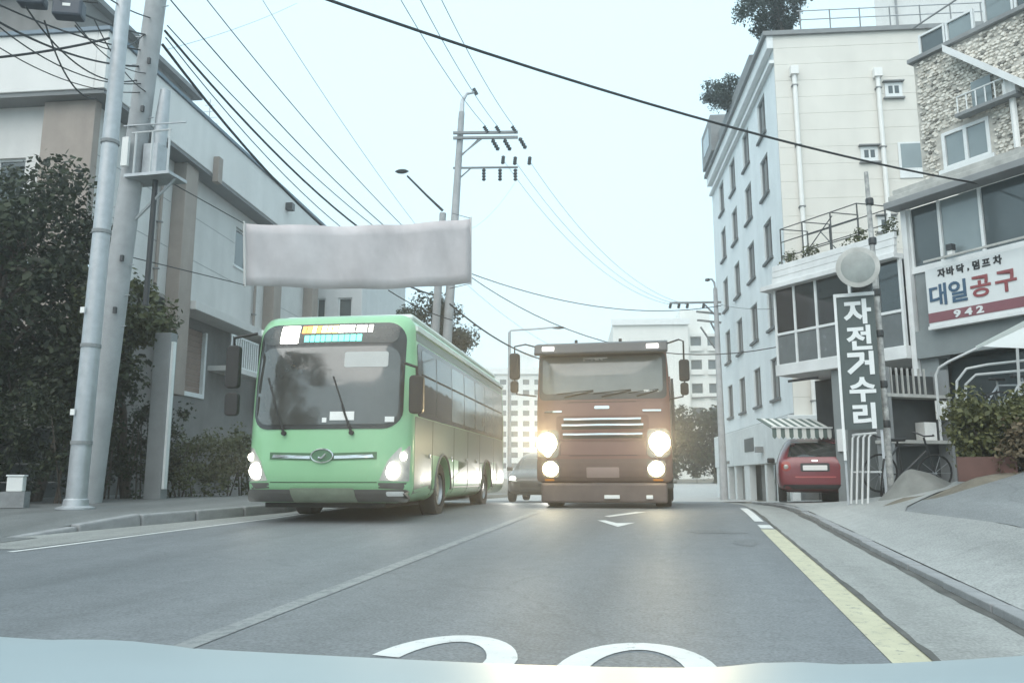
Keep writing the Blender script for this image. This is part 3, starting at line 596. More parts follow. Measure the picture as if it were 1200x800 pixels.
# glazed middle floor
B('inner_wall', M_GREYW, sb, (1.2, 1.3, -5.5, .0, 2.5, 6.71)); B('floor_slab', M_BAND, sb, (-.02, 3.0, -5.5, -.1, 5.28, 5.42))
for k, (y0, y1) in enumerate(((-.75, -.14), (-1.62, -.8), (-3.0, -1.67), (-5.0, -3.05))): B('glass_pane', M_PANE if k != 1 else M_PANEL, sb, (.05, .07, y0, y1, 5.42, 6.719))
for y in (-.11, -.775, -1.645, -3.025): B('mullion', M_WFRAME, sb, (.0, .1, y - .035, y + .025, 5.42, 6.718))
lamp = B('wall_lamp', M_DARK, sb, (-.2, -.06, -1.12, -1.0, 5.55, 5.68)); B('lamp_glass', M_PLATE, lamp, (-.18, -.08, -1.11, -1.01, 5.46, 5.549))
B('sign_backing_wall', M_GREYW, sb, (.02, .2, -5.5, -.12, 3.55, 5.279)); B('lower_band', M_GREYW, sb, (-.12, .018, -5.5, -.12, 3.45, 4.02))
B('corner_post', M_BAND, sb, (-.1, .05, -.1, .02, .7, 6.7))
# ground floor shop behind the hedge
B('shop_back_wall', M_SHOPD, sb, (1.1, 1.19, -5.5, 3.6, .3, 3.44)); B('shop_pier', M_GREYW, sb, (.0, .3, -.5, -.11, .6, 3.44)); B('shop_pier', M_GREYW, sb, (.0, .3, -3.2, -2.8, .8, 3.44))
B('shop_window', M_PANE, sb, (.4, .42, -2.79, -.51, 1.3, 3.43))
# annex: glazed balcony carried over the garage
B('annex_slab', M_BAND, sb, (-.25, 3.0, .03, 3.62, 3.48, 3.76), bevel=.01)
B('annex_roof', M_BAND, sb, (-.42, 3.0, .03, 3.85, 5.64, 5.76), bevel=.01)
B('annex_back_wall', M_GREYW, sb, (1.5, 1.6, .03, 3.6, .3, 5.63)); B('annex_room', M_TIMB, sb, (1.30, 1.499, 1.0, 1.9, 3.77, 5.4))
B('annex_side_wall', M_GREYW, sb, (.1, 1.49, 3.5, 3.6, 3.77, 5.63))
ny = [.06, .62, 1.35, 2.3, 2.95, 3.56]
for a, b_ in zip(ny, ny[1:]):
    B('glass_pane', M_BAL := MATS.get('bal') or MATS.setdefault('bal', clear_glass('balcony_glass', (.42, .47, .48), .06)), sb, (-.2, -.185, a + .03, b_ - .03, 4.55, 5.635))
    B('lower_panel', mat('smoked_panel', (.13, .145, .15), rough=.25, var=.15), sb, (-.2, -.17, a + .03, b_ - .03, 3.765, 4.48))
for y in ny: B('annex_post', M_WFRAME, sb, (-.23, -.15, y - .028, y + .028, 3.762, 5.638))
B('annex_rail', M_WFRAME, sb, (-.225, -.155, .09, 3.53, 4.485, 4.545))
for k in range(3): B('terrace_board', M_BAND, sb, (-.36 + .02 * k, -.26 + .02 * k, .05, 3.5, 5.765 + .16 * k, 5.91 + .16 * k), bevel=.01)
# garage below
B('garage_pier', M_GREYW, sb, (-.1, .3, 1.75, 2.1, .3, 3.47)); B('annex_end_wall', M_GREYW, sb, (.3, 1.49, 1.8, 2.0, .3, 3.47))
B('hanging_cable', M_CABLE, sb, (-.2, -.17, 2.4, 3.3, 3.3, 3.36))
B('meter_box', M_BAND, sb, (-.16, -.102, 1.8, 2.0, 1.6, 2.1))
# side entrance steps/shelf beside the sign
sh = empty('shop_shelf', (0, 0, 0), 0, 'wooden display shelf with pots under the glazed balcony', 'shelf'); sh.location = (4.2, 16.6, gz(4.2, 16.6)); sh.rotation_euler = (0, 0, R(30))
for z in (.9, 1.75): B('shelf_board', M_TIMB, sh, (-.75, .75, -.2, .2, z, z + .06))
for x in (-.72, .66): B('upright', M_GREYT, sh, (x, x + .06, -.19, .19, -.2, 2.3))
B('back_panel', M_SHOPD, sh, (-.659, .659, .12, .16, .0, 2.2))
for k in range(7): B('baluster', M_TIMB, sh, (-.6 + .13 * k, -.57 + .13 * k, -.15, -.12, 1.812, 2.3))
B('crate', M_PLATE, sh, (.12, .4, -.12, .1, .962, 1.3)); B('paper_notice', M_PLATE, sh, (.35, .62, -.2, -.18, 1.35, 1.7))
# planters and plants on the terrace
for k, y in enumerate((.4, 1.2, 2.6, 3.2)):
    o = Vector((-.05, y, 5.77)); wpos = sb_m = Matrix.Translation((4.79, 18.4, 0)) @ Matrix.Rotation(R(41), 4, 'Z') @ o
    t = empty('potted_plant', wpos, 0, ('leggy pot plant by the corner post on the terrace', 'bushy pot plant near the convex mirror on the terrace', 'pot plant under the trellis on the annex roof', 'pot plant at the far end of the annex roof')[k], 'plant', 'terrace pot plants')
    MB().lathe([(.1, 0), (.15, .28), (.13, .28), (.12, .22), (0, .22)], 12).build('pot', M_LBROWN, t, smooth_=True)
    mb = MB(); leaves(mb, [(Vector((0, 0, .5)), .28), (Vector((.08, .05, .72)), .2)], 130, .07, 1, random.Random(k)); mb.build('foliage', M_LEAF2, t, fix=False)
# trellis frame on the annex roof
tw = Matrix.Translation((4.79, 18.4, 0)) @ Matrix.Rotation(R(41), 4, 'Z')
tr = empty('trellis', tw @ Vector((.55, 2.3, 5.765)), R(41), 'bare metal trellis frame on the annex roof beside the beige wall', 'trellis')
def bars(name, segs, r, m, par): [MB().tube(s_, r, 5).build(name, m, par) for s_ in segs]
bars('post', [((x, y, 0), (x, y, 1.5 + .1 * (x > 0))) for x in (-.5, .5) for y in (-1.1, -.35, .5, 1.2)], .018, M_SHOPD, tr)
bars('bar', [((x, -1.1, z), (x, 1.2, z)) for x in (-.5, .5) for z in (.75, 1.15, 1.5)] + [((-.5, y, 1.5), (.5, y, 1.6)) for y in (-1.1, -.35, .5, 1.2)] + [((-.5, -.6, .4), (.5, .8, 1.5)), ((-.5, .9, .3), (-.5, -.4, 1.4))], .014, M_SHOPD, tr)
# vine scraps
mb = MB(); leaves(mb, [(Vector((-.4, .2, .5)), .35), (Vector((-.4, -.7, .4)), .3), (Vector((.2, .9, .6)), .3)], 90, .06, 1, random.Random(5)); mb.build('vine', M_LEAF, tr, fix=False)
# striped awning
aw = empty('awning', (2.05, 19.9, 2.15), R(20), 'striped canvas awning over the garage beside the red car', 'awning')
M_AW1 = mat('awning_green', (.10, .14, .13), rough=.8, var=.1); M_AW2 = mat('awning_white', (.62, .63, .60), rough=.8, var=.08)
for k in range(14):
    x = -.1 + k * .105; mb = MB(); e = .02
    mb.add([(x, 0, 0), (x + .104, 0, 0), (x + .104, .8, .28), (x, .8, .28), (x, 0, -.02), (x + .104, 0, -.02), (x + .104, .8, .26), (x, .8, .26)], [(0, 1, 2, 3), (7, 6, 5, 4), (0, 4, 5, 1), (1, 5, 6, 2), (2, 6, 7, 3), (3, 7, 4, 0)])
    mb.add([(x, -.006, .0), (x + .104, -.006, .0), (x + .104, -.012, -.2), (x + .052, -.014, -.26), (x, -.012, -.2)], [(0, 1, 2, 3, 4)]); mb.build('stripe', M_AW2 if k % 2 else M_AW1, aw)
B('front_bar', M_WFRAME, aw, (-.12, 1.39, -.035, -.008, .0, .035))
# shop sign board
M_SIGNW = mat('sign_white', (.66, .68, .68), rough=.4, var=.03); M_SIGNR = mat('sign_maroon', (.21, .08, .095), rough=.45, var=.06); M_SBLUE = mat('sign_blue', (.045, .095, .16), rough=.45, var=.05); M_SRED = mat('sign_red', (.25, .06, .065), rough=.45, var=.05)
sg = empty('shop_sign', tw @ Vector((-.14, -.54, 4.05)), R(41), 'white shop signboard with blue and red lettering and a maroon strip', 'sign')
B('board', M_SIGNW, sg, (-.12, .0, -4.2, 0, .0, 1.2), bevel=.01); B('maroon_strip', M_SIGNR, sg, (-.127, -.1205, -4.19, -.005, .07, .27)); B('bottom_rail', M_BAND, sg, (-.16, -.02, -4.2, 0, -.07, -.002)); B('lamp_rail', M_TIMB, sg, (-.3, -.25, -4.2, -.1, 1.3, 1.34))
FM = Matrix(((0, 0, -1, 0), (-1, 0, 0, 0), (0, 1, 0, 0), (0, 0, 0, 1)))      # text plane -> facade plane (faces -x, reads towards -y)
def ft(body, size, m, y, z, par, bold=0, sx=1, x=-.128): text_mesh('lettering', body, size, m, par, Matrix.Translation((x, y, z)) @ FM @ Matrix.Diagonal((sx, 1, 1, 1)), .006, bold)
for ch, y in zip('자바닥,덤프차', (-.36, -.55, -.76, -.92, -1.08, -1.28, -1.50)): ft(ch, .19, M_BLACK, y, 1.055 if ch != ',' else 1.0, sg, .006, .95)
for ch, y, m in (('대', -.25, M_SBLUE), ('일', -.67, M_SBLUE), ('공', -1.13, M_SRED), ('구', -1.62, M_SRED)): ft(ch, .47, m, y, .62, sg, .010, 1.0, -.13)
for ch, y in (('9', -.62), ('4', -.85), ('2', -1.08)): ft(ch, .19, M_SIGNW, y, .17, sg, .008, 1.5, -.132)

# ================================================================== bicycle repair sign, mirror, pole
M_SIGND = mat('sign_dark_green', (.055, .075, .075), rough=.5, var=.12, scale=3)
vz = gz(2.85, 14.28); vs_ = empty('vertical_sign', (2.85, 14.28, vz), R(-11), 'tall dark vertical sign with five white Korean syllables', 'sign')
B('board', M_SIGND, vs_, (-.29, .29, -.05, .05, 1.15, 3.36)); B('frame_edge', M_BAND, vs_, (-.335, -.293, -.07, .07, .65, 3.42), (-.292, .30, -.07, .07, 3.362, 3.42)); B('post', M_STEEL, vs_, (-.33, -.297, .071, .11, -.1, .9)); B('foot_rail', M_STEEL, vs_, (.24, .28, -.02, .02, -.15, 1.148))
TM = Matrix(((1, 0, 0, 0), (0, 0, -1, 0), (0, 1, 0, 0), (0, 0, 0, 1)))
geo = MB()                                              # the syllable geo, drawn stroke by stroke
def stroke(a, b_, w_=.074):
    a, b_ = Vector(a), Vector(b_); d = (b_ - a).normalized() * .0; n_ = Vector((-(b_ - a).y, (b_ - a).x)).normalized() * w_ / 2
    q = [a + n_, a - n_, b_ - n_, b_ + n_]; geo.add([(p.x + .02, -.064 - stroke.k, p.y + 2.24) for p in q] + [(p.x + .02, -.051, p.y + 2.24) for p in q], [(0, 1, 2, 3), (7, 6, 5, 4), (0, 4, 5, 1), (1, 5, 6, 2), (2, 6, 7, 3), (3, 7, 4, 0)]); stroke.k += .0005
stroke.k = 0
stroke((-.20, .135), (.055, .135)); stroke((.027, .16), (.02, .02)); stroke((.024, .03), (-.19, -.16)); stroke((.06, .0), (.17, .0)); stroke((.165, .19), (.165, -.20))
geo.build('lettering', M_SIGNW, vs_)
for ch, z in zip('자전수리', (3.10, 2.66, 1.80, 1.37)): text_mesh('lettering', ch, .43, M_SIGNW, vs_, Matrix.Translation((0.02, -.058, z)) @ TM @ Matrix.Diagonal((1.05, 1, 1, 1)), .006, .016)
pz = gz(3.2, 14.35); sp = empty('mirror_pole', (3.22, 14.4, pz), R(-12), 'thin rusty pole carrying the round traffic mirror beside the vertical sign', 'pole')
M_RUST = mat('rusty_pole_paint', (.30, .31, .31), rough=.7, var=.45, scale=9, c2=(.36, .36, .35))
MB().tube([(0, 0, -.2), (0, 0, 3.0), (-.02, 0, 5.5)], [.055, .05, .035], 10).build('shaft', M_RUST, sp, smooth_=True)
for z in (1.1, 1.75, 2.6, 3.3, 4.2, 4.9): MB().lathe([(.06, z), (.066, z + .02), (.066, z + .1), (.06, z + .12)], 10).build('clamp', M_DARK, sp)
cm = empty('convex_mirror', (2.86, 13.95, 4.42), R(-6), 'round convex traffic mirror above the vertical sign', 'mirror')
rot = Matrix.Rotation(R(90), 4, 'X')
MB().lathe([(0, .06), (.1, .057), (.2, .047), (.28, .032), (.315, .02)], 32, rot).build('mirror_face', mat('mirror_face', (.24, .26, .25), rough=.30, metal=.0, var=.25, scale=3), cm, smooth_=True)
MB().lathe([(.31, .0), (.335, .0), (.34, .03), (.315, .035)], 32, rot).build('rim', M_TIMB, cm, smooth_=True); MB().lathe([(.33, -.001), (.2, -.06), (0, -.08)], 24, rot).build('back_shell', M_TIMB, cm, smooth_=True)
MB().tube([(0, .06, 0), (.3, .25, .02)], .02, 6).build('bracket', M_STEEL, cm)
# parking rack and bicycles
M_RACK = mat('white_rack_tube', (.52, .53, .53), rough=.4, var=.1)
rz_ = gz(2.9, 13.6); rk = empty('bike_rack', (2.80, 14.05, rz_), R(-58), 'leaning rack of white metal tubes under the vertical sign', 'rack')
for k in range(4):
    x = -.28 + .12 * k; MB().tube([(x, -.1, -.05), (x, .02, 1.0), (x + .03, .06, 1.06), (x + .10, .07, 1.06)], .018, 6).build('tube', M_RACK, rk, smooth_=True)
MB().tube([(-.3, .04, 1.05), (.2, .05, 1.06)], .018, 6).build('top_rail', M_RACK, rk); MB().tube([(-.3, .0, .45), (.3, .0, .45)], .014, 6).build('mid_rail', M_RACK, rk); None
def bicycle(loc, rz, label, fm, sc=1.0, lean=R(8)):
    t = empty('bicycle', loc, rz, label, 'bicycle', 'bicycles at the repair shop', rx=lean); t.scale = (sc,) * 3
    for x in (-.52, .52):
        o = MB(); Mx = Matrix.Translation((x, 0, .33)) @ Matrix.Rotation(R(90), 4, 'X')
        pts = [(x + .32 * math.cos(a), 0, .33 + .32 * math.sin(a)) for a in [2 * math.pi * i / 24 for i in range(25)]]
        wl = MB().tube(pts, .018, 6, False).build('wheel', M_TYRE, t, smooth_=True)
        for k in range(10): a = math.pi * 2 * k / 10; o.tube([(x, 0, .33), (x + .3 * math.cos(a), 0, .33 + .3 * math.sin(a))], .003, 3)
        o.tube([(x, -.04, .33), (x, .04, .33)], .02, 6); o.build('spokes', M_STEEL, wl)
    fr_ = MB()
    for s_ in (((-.52, 0, .33), (-.1, 0, .3)), ((-.52, 0, .33), (-.18, 0, .8)), ((-.1, 0, .3), (-.2, 0, .88)), ((-.18, 0, .8), (.33, 0, .82)), ((-.1, 0, .3), (.35, 0, .72)), ((.3, 0, .95), (.52, 0, .33))): fr_.tube(s_, .018, 6)
    fr_.build('frame', fm, t); MB().tube([(.28, -.28, 1.02), (.34, -.22, 1.0), (.31, 0, .97), (.34, .22, 1.0), (.28, .28, 1.02)], .014, 6).build('handlebar', M_DARK, t, smooth_=True)
    mb = MB(); mb.prism([(-.34, -.04), (-.3, -.075), (-.18, -.06), (-.05, -.02), (-.05, .02), (-.18, .06), (-.3, .075), (-.34, .04)], .88, .93, 'z'); mb.build('saddle', M_BLACK, t, bevel=.015)
    MB().tube([(-.1, -.1, .22), (-.1, -.04, .3), (-.1, .04, .3), (-.1, .1, .38)], .012, 5).build('pedals', M_DARK, t)
    return t
def on(x, y): return (x, y, gz(x, y))
bicycle(on(3.75, 15.6), R(20), 'dark bicycle leaning by the rack under the shelf', M_DARK)
bicycle(on(3.2, 14.9), R(75), 'silver bicycle standing behind the white tube rack', M_STEEL)
bicycle((5.55, 14.9, 1.75), R(12), 'white bicycle behind the hedge under the canvas canopy', M_RACK)
bicycle((5.3, 15.3, 1.75), R(25), 'grey bicycle beyond the white one behind the hedge', M_STEEL)
# ================================================================== canvas canopy, hedge, planter
cz = empty('canvas_canopy', (4.72, 14.55, .42), 0, 'white canvas canopy on bent tubes above the hedge', 'canopy')
M_CANV = mat('white_canvas', (.74, .75, .74), rough=.8, var=.05, scale=3)
M_CANV.node_tree.nodes['Principled BSDF'].inputs['Subsurface Weight'].default_value = 0
_t = M_CANV.node_tree; _tr = _t.nodes.new('ShaderNodeBsdfTranslucent'); _tr.inputs[0].default_value = (.9, .92, .9, 1); _mx = _t.nodes.new('ShaderNodeMixShader'); _mx.inputs[0].default_value = .7
_t.links.new(_t.nodes['Principled BSDF'].outputs[0], _mx.inputs[1]); _t.links.new(_tr.outputs[0], _mx.inputs[2]); _t.links.new(_mx.outputs[0], _t.nodes['Material Output'].inputs[0])
mb = MB()
P0, P1, P2_, P3_ = Vector((0, 0, 2.72)), Vector((1.9, -2.1, 3.75)), Vector((2.9, .9, 3.9)), Vector((1.8, 1.6, 2.85))
G_ = 8
for i in range(G_ + 1):
    for j in range(G_ + 1):
        a, b_ = i / G_, j / G_; p = P0.lerp(P1, a).lerp(P3_.lerp(P2_, a), b_); p.z -= .10 * math.sin(math.pi * a) * math.sin(math.pi * b_); mb.v.append(tuple(p))
for i in range(G_):
    for j in range(G_): a = i * (G_ + 1) + j; mb.f.append((a, a + 1, a + G_ + 2, a + G_ + 1))
cv = mb.build('canvas', M_CANV, cz, smooth_=True)
mb = MB(); n = 10
for i in range(n + 1):
    p = P0.lerp(P1, i / n); q = p + Vector((.02, .02, -.05 - .14 * (i / n))); mb.v += [tuple(p + Vector((-.012, -.012, 0))), tuple(q + Vector((-.012, -.012, 0)))]
for i in range(n): mb.f.append((2 * i, 2 * i + 1, 2 * i + 3, 2 * i + 2))
va = mb.build('valance', M_CANV, cz); md = va.modifiers.new('thick', 'SOLIDIFY'); md.thickness = .008
for pts in (((-.55, .35, 1.2), (-.55, .35, 2.3), (-.5, .3, 2.42), (-.38, .2, 2.5), (.0, -.03, 2.68)), ((.55, .0, 1.4), (.5, -.3, 2.62)), ((1.1, -.6, 1.4), (1.15, -1.0, 3.1)), ((-.25, .5, 1.4), (-.2, .45, 2.2), (-.05, .4, 2.4), (.25, .3, 2.45), (.9, .2, 2.5)), ((-.1, .6, 1.4), (-.05, .5, 2.15), (.1, .45, 2.3), (1.0, .3, 2.35))):
    MB().tube([Vector(p) for p in pts], .022, 7).build('tube_leg', M_RACK, cz, smooth_=True)
def hedge(name, c, rx, ry, h, label, lm, seed, n=9000, rz=0, cl=.2, lf=.075):
    rnd = random.Random(seed); t = empty(name, c, rz, label, 'hedge'); mb = MB(); cs = []
    for i in range(int(n / 60)):
        x = rnd.uniform(-rx, rx); y = rnd.uniform(-ry, ry); top = h * (.78 + .3 * pnoise((x * 1.7 + seed, y * 1.7, 0))); z = top * (rnd.random() ** .6)
        cs.append((Vector((x, y, z)), cl * rnd.uniform(.7, 1.3)))
    leaves(mb, cs, 60, lf, 1, rnd); mb.build('foliage', lm, t, fix=False)
    st = MB()
    for i in range(12): x = rnd.uniform(-rx, rx); st.tube([(x, 0, -.1), (x + rnd.uniform(-.2, .2), rnd.uniform(-ry, ry), h * .7)], [.02, .008], 5)
    tag(st.build('stems', M_BARK, t), kind='stuff'); return t
hedge('hedge', (4.72, 13.2, 1.12), .85, .4, 1.22, 'yellow green hedge on the bank below the canvas canopy', M_HEDGE, 11, 10000, R(-25))
hedge('dry_shrub', (4.95, 12.4, 1.12), .6, .3, .62, 'brownish dry shrub at the edge of the bank', M_DRY, 12, 4500, R(-25))
pl = empty('planter', (4.12, 12.75, gz(4.12, 12.75) - .03), R(-14), 'low reddish brown planter box in front of the hedge', 'planter')
M_REDB = mat('red_brown_box', (.115, .058, .048), rough=.8, var=.2, scale=4)
B('side', M_REDB, pl, (-.36, .36, -.18, -.14, 0, .34), (-.36, .36, .14, .18, 0, .34), (-.36, -.32, -.14, .14, 0, .34), (.32, .36, -.14, .14, 0, .34)); B('soil', M_EARTH, pl, (-.319, .319, -.139, .139, 0, .28))
# heap under a grey cover and loose soil
def mound(name, c, r, h, m, label, cat, seed, sx=1., sy=1., rz=0):
    mb = MB(); n, k = 28, 9; ca, sa = math.cos(rz), math.sin(rz); tilt = lambda x, y: gz(c[0] + x * ca - y * sa, c[1] + x * sa + y * ca) - gz(c[0], c[1])
    for j in range(k + 1):
        for i in range(n):
            a = 2 * math.pi * i / n; q = j / k; rr = r * q * (1 + .28 * pnoise((math.cos(a) * 1.4 + seed, math.sin(a) * 1.4, q)))
            mb.v.append((rr * math.cos(a) * sx, rr * math.sin(a) * sy, h * (1 - q ** 1.25) * (1 + .3 * pnoise((rr * math.cos(a) * 3, rr * math.sin(a) * 3, seed))) - .03 * q + tilt(rr * math.cos(a) * sx, rr * math.sin(a) * sy)))
    for j in range(k):
        for i in range(n): mb.f.append((j * n + i, j * n + (i + 1) % n, (j + 1) * n + (i + 1) % n, (j + 1) * n + i))
    o = mb.build(name, m, smooth_=True); o.location = c; o.rotation_euler = (0, 0, rz); return tag(o, label, cat)
mound('covered_heap', (3.45, 14.0, gz(3.45, 14.0)), .60, .36, mat('grey_sheet', (.17, .172, .16), rough=.8, var=.2, scale=3, bump=.4, bscale=8), 'heap under a grey sheet beside the white tube rack', 'heap', 2)
mound('soil_heap', (3.9, 12.5, gz(3.9, 12.5) - .02), .8, .10, M_EARTH, 'dark loose soil spread in front of the planter', 'soil', 6, 1.3, .5, R(20))
mound('soil_heap', (3.05, 12.9, gz(3.05, 12.9) - .02), .5, .06, M_EARTH, 'small patch of grit at the foot of the grey sheet', 'soil', 9, 1.3, .5, R(10))
# rooftop pines
WM = Matrix.Translation((3.38, 27.3, 0)) @ Matrix.Rotation(R(7.2), 4, 'Z')
tree('pine_tree', WM @ Vector((.9, 1.2, 16.2)), 1.0, WM @ Vector((.35, 1.2, 17.75)), (1.25, 1.2, .85), 60, 170, .09, M_PINE, 'round topped pine at the near corner of the white building roof', 'tree', 21, .08, 'rooftop pines', .32)
tree('pine_tree', WM @ Vector((.5, 7.3, 16.2)), .7, WM @ Vector((-.35, 7.3, 17.55)), (.95, 1.0, .55), 40, 160, .09, M_PINE, 'smaller pine leaning out over the white building roof edge', 'tree', 22, .07, 'rooftop pines', .30)
# ================================================================== vehicles
from mathutils.bvhtree import BVHTree
def bvh(o):
    dg = bpy.context.evaluated_depsgraph_get(); dg.update(); ev = o.evaluated_get(dg); me = ev.to_mesh()
    t = BVHTree.FromPolygons([v.co.copy() for v in me.vertices], [tuple(p.vertices) for p in me.polygons]); ev.to_mesh_clear(); return t
class Skin:                                             # lays outlines onto a body by casting rays at it (local space)
    def __init__(s, o): s.t = bvh(o)
    def front(s, u, v, off, dflt=[0]):
        h = s.t.ray_cast(Vector((u, -4, v)), Vector((0, 1, 0)))
        if h[0] is not None: dflt[0] = h[0].y
        return (u, dflt[0] - off, v)
    def back(s, u, v, off, dflt=[0]):
        h = s.t.ray_cast(Vector((u, 40, v)), Vector((0, -1, 0)))
        if h[0] is not None: dflt[0] = h[0].y
        return (u, dflt[0] + off, v)
    def side(s, sg, dflt=[0]):
        def f(u, v, off):
            h = s.t.ray_cast(Vector((sg * 4, u, v)), Vector((-sg, 0, 0)))
            if h[0] is not None: dflt[0] = h[0].x
            return (dflt[0] + sg * off, u, v)
        return f
def lay(name, out, place, m, parent, off=.008, rings=4, skirt=.03, step=.07):
    out = dense(out, step); n = len(out); cx = sum(p[0] for p in out) / n; cz_ = sum(p[1] for p in out) / n; mb = MB()
    sc = [1 - i / rings for i in range(rings)]
    for k in sc:
        for (x, z) in out: mb.v.append(place(cx + (x - cx) * k, cz_ + (z - cz_) * k, off))
    mb.v.append(place(cx, cz_, off)); c = len(mb.v) - 1
    for i in range(rings - 1):
        for j in range(n): mb.f.append((i * n + j, i * n + (j + 1) % n, (i + 1) * n + (j + 1) % n, (i + 1) * n + j))
    b = (rings - 1) * n
    for j in range(n): mb.f.append((b + j, b + (j + 1) % n, c))
    o = len(mb.v)
    for (x, z) in out: mb.v.append(place(x, z, off - skirt))
    for j in range(n): mb.f.append((o + j, o + (j + 1) % n, (j + 1) % n, j))
    return mb.build(name, m, parent, smooth_=True)
def mirror(out): return [(-x, z) for x, z in out][::-1]
def shell(out, L, fcap, rcap=.06, stations=8):          # closed tube of an outline with a bulging front and soft rear
    n = len(out); mb = MB(); cx = 0; zc = sum(p[1] for p in out) / n; rings = []
    for k in (.2, .4, .58, .72, .83, .91, .965, 1.0): rings.append([(x * k, fcap(x * k, zc + (z - zc) * k, k), zc + (z - zc) * k) for x, z in out])
    y0 = max(p[1] for p in rings[-1]) + .05
    for i in range(stations + 1): y = lerp(y0, L - rcap, i / stations); rings.append([(x, y, z) for x, z in out])
    for k, dy in ((.97, rcap * .7), (.9, rcap), (.5, rcap * 1.1)): rings.append([(x * k, L - rcap + dy, zc + (z - zc) * k) for x, z in out])
    mb.v.append((0, fcap(0, zc, 0), zc))
    for r in rings: mb.v += r
    mb.v.append((0, L + rcap * .1, zc)); K = len(rings)
    for j in range(n): mb.f.append((0, 1 + (j + 1) % n, 1 + j))
    for i in range(K - 1):
        for j in range(n): a = 1 + i * n; mb.f.append((a + j, a + (j + 1) % n, a + n + (j + 1) % n, a + n + j))
    a = 1 + (K - 1) * n
    for j in range(n): mb.f.append((a + j, a + (j + 1) % n, len(mb.v) - 1))
    return mb
def cut(o, cutters):                                    # real wheel openings
    for c in cutters:
        c.parent = o.parent; md = o.modifiers.new('cut', 'BOOLEAN'); md.operation = 'DIFFERENCE'; md.solver = 'EXACT'; md.object = c
    dg = bpy.context.evaluated_depsgraph_get(); dg.update(); me = bpy.data.meshes.new_from_object(o.evaluated_get(dg)); o.modifiers.clear(); o.data = me
    for p in me.polygons: p.use_smooth = True
    me.set_sharp_from_angle(angle=R(35))
    for c in cutters: bpy.data.objects.remove(c)
def drum(x0, x1, y, z, r): return MB().lathe([(r, x0), (r, x1)], 28, Matrix.Translation((0, y, z)) @ Matrix.Rotation(R(90), 4, 'Y')).build('tmp', None)
def wheel(parent, x, y, r, wd, rim=M_RIM, out=1):
    Mx = Matrix.Translation((x, y, r)) @ Matrix.Rotation(R(90) * out, 4, 'Y'); h = wd / 2
    t = MB().lathe([(r * .6, -h), (r * .93, -h), (r, -h * .7), (r, h * .7), (r * .93, h), (r * .62, h), (r * .58, h * .6), (r * .58, -h * .5)], 28, Mx).build('wheel', M_TYRE, parent, smooth_=True)
    MB().lathe([(r * .585, h * .55), (r * .55, h * .9), (r * .5, h * .5), (r * .25, h * .35), (r * .22, h * .75), (r * .12, h * .8), (0, h * .8)], 20, Mx).build('rim', rim, t, smooth_=True)
    return t
def disc(name, m, parent, x, y, z, r, dep=.02): return MB().lathe([(0, dep), (r * .6, dep * .8), (r, 0), (r, -.03)], 18, Matrix.Translation((x, y, z)) @ Matrix.Rotation(R(90), 4, 'X')).build(name, m, parent, smooth_=True)
def beam(parent, loc, power, c, spot=70):
    l = bpy.data.lights.new('headlight_beam', 'SPOT'); l.energy = power; l.color = c; l.spot_size = R(spot); l.spot_blend = .9; l.shadow_soft_size = .09
    o = bpy.data.objects.new('headlight_beam', l); col.objects.link(o); o.parent = parent; o.location = loc; o.rotation_euler = (R(-90 + 4) + R(180) - R(180), 0, 0)
    o.rotation_euler = Vector((0, -1, .13)).to_track_quat('-Z', 'Y').to_euler(); return o
M_WS = mat('windscreen_glass', (.035, .04, .04), rough=.03, var=.3, scale=1.2, spec=1.0)
E_WARM = emit('headlight_warm', (1, .86, .55), 22); E_WHITE = emit('headlight_white', (1, .97, .86), 10); E_MARK = emit('marker_lamp', (1, .98, .92), 3.0)
M_BWS = mat('bus_windscreen_glass', (.05, .052, .05), rough=.03, var=.3, scale=1.2, spec=1.0, coat=.8)
M_LENS = mat('lamp_lens', (.42, .41, .38), rough=.12, var=.15, scale=9, spec=.8)
# ------------------------------------------------------------------ bus
M_GREEN = mat('bus_green', (.245, .475, .265), rough=.32, var=.05, scale=1.5, coat=.4)
M_GREEN2 = mat('bus_green_dark', (.105, .14, .105), rough=.4, var=.2, scale=1.3, coat=.2)  # darker, greyer green for the bus side panels
M_ROOFW = mat('bus_roof_white', (.60, .66, .62), rough=.5, var=.08)
M_BUMP = mat('bus_bumper_grey', (.105, .105, .10), rough=.6, var=.15)
M_MASK = mat('black_mask', (.035, .038, .04), rough=.12, var=.2)
bus = empty('bus', (-5.36, 11.5, zr(14) - .06), R(3.6), 'green city bus with lit route display coming over the crest', 'bus')
HW = 1.31; bo = rrect(-HW, HW, .30, 3.22, .26, 6)
bo = [(x * (1 if z < 2.2 else 1 - .035 * (z - 2.2)), z) for x, z in dense(bo, .25)]
def bcap(x, z, k): return .30 * k ** 9 + .055 * max(0, z - 1.25) ** 1.5 + .05 * (x / HW) ** 2
body = shell(bo, 9.2, bcap, .08, 14).build('body', M_GREEN, bus, smooth_=True)
cut(body, [drum(HW - .42, HW + .3, 2.35, .47, .57), drum(HW - .42, HW + .3, 6.7, .47, .57), drum(-HW - .3, -HW + .42, 2.35, .47, .57), drum(-HW - .3, -HW + .42, 6.7, .47, .57)])
S = Skin(body); sr = S.side(1); slf = S.side(-1)
lay('windscreen_mask', rrect(-1.19, 1.19, 1.40, 3.06, .28, 6), S.front, M_MASK, bus, .012, 16)
lay('windscreen', rrect(-1.13, 1.13, 1.47, 2.67, .22, 6), S.front, M_BWS, bus, .022, 16)
disp = lay('route_display', rrect(-1.09, 1.09, 2.72, 3.03, .12, 5), S.front, mat('display_glass', (.05, .055, .055), rough=.25, var=.1), bus, .022, 12)
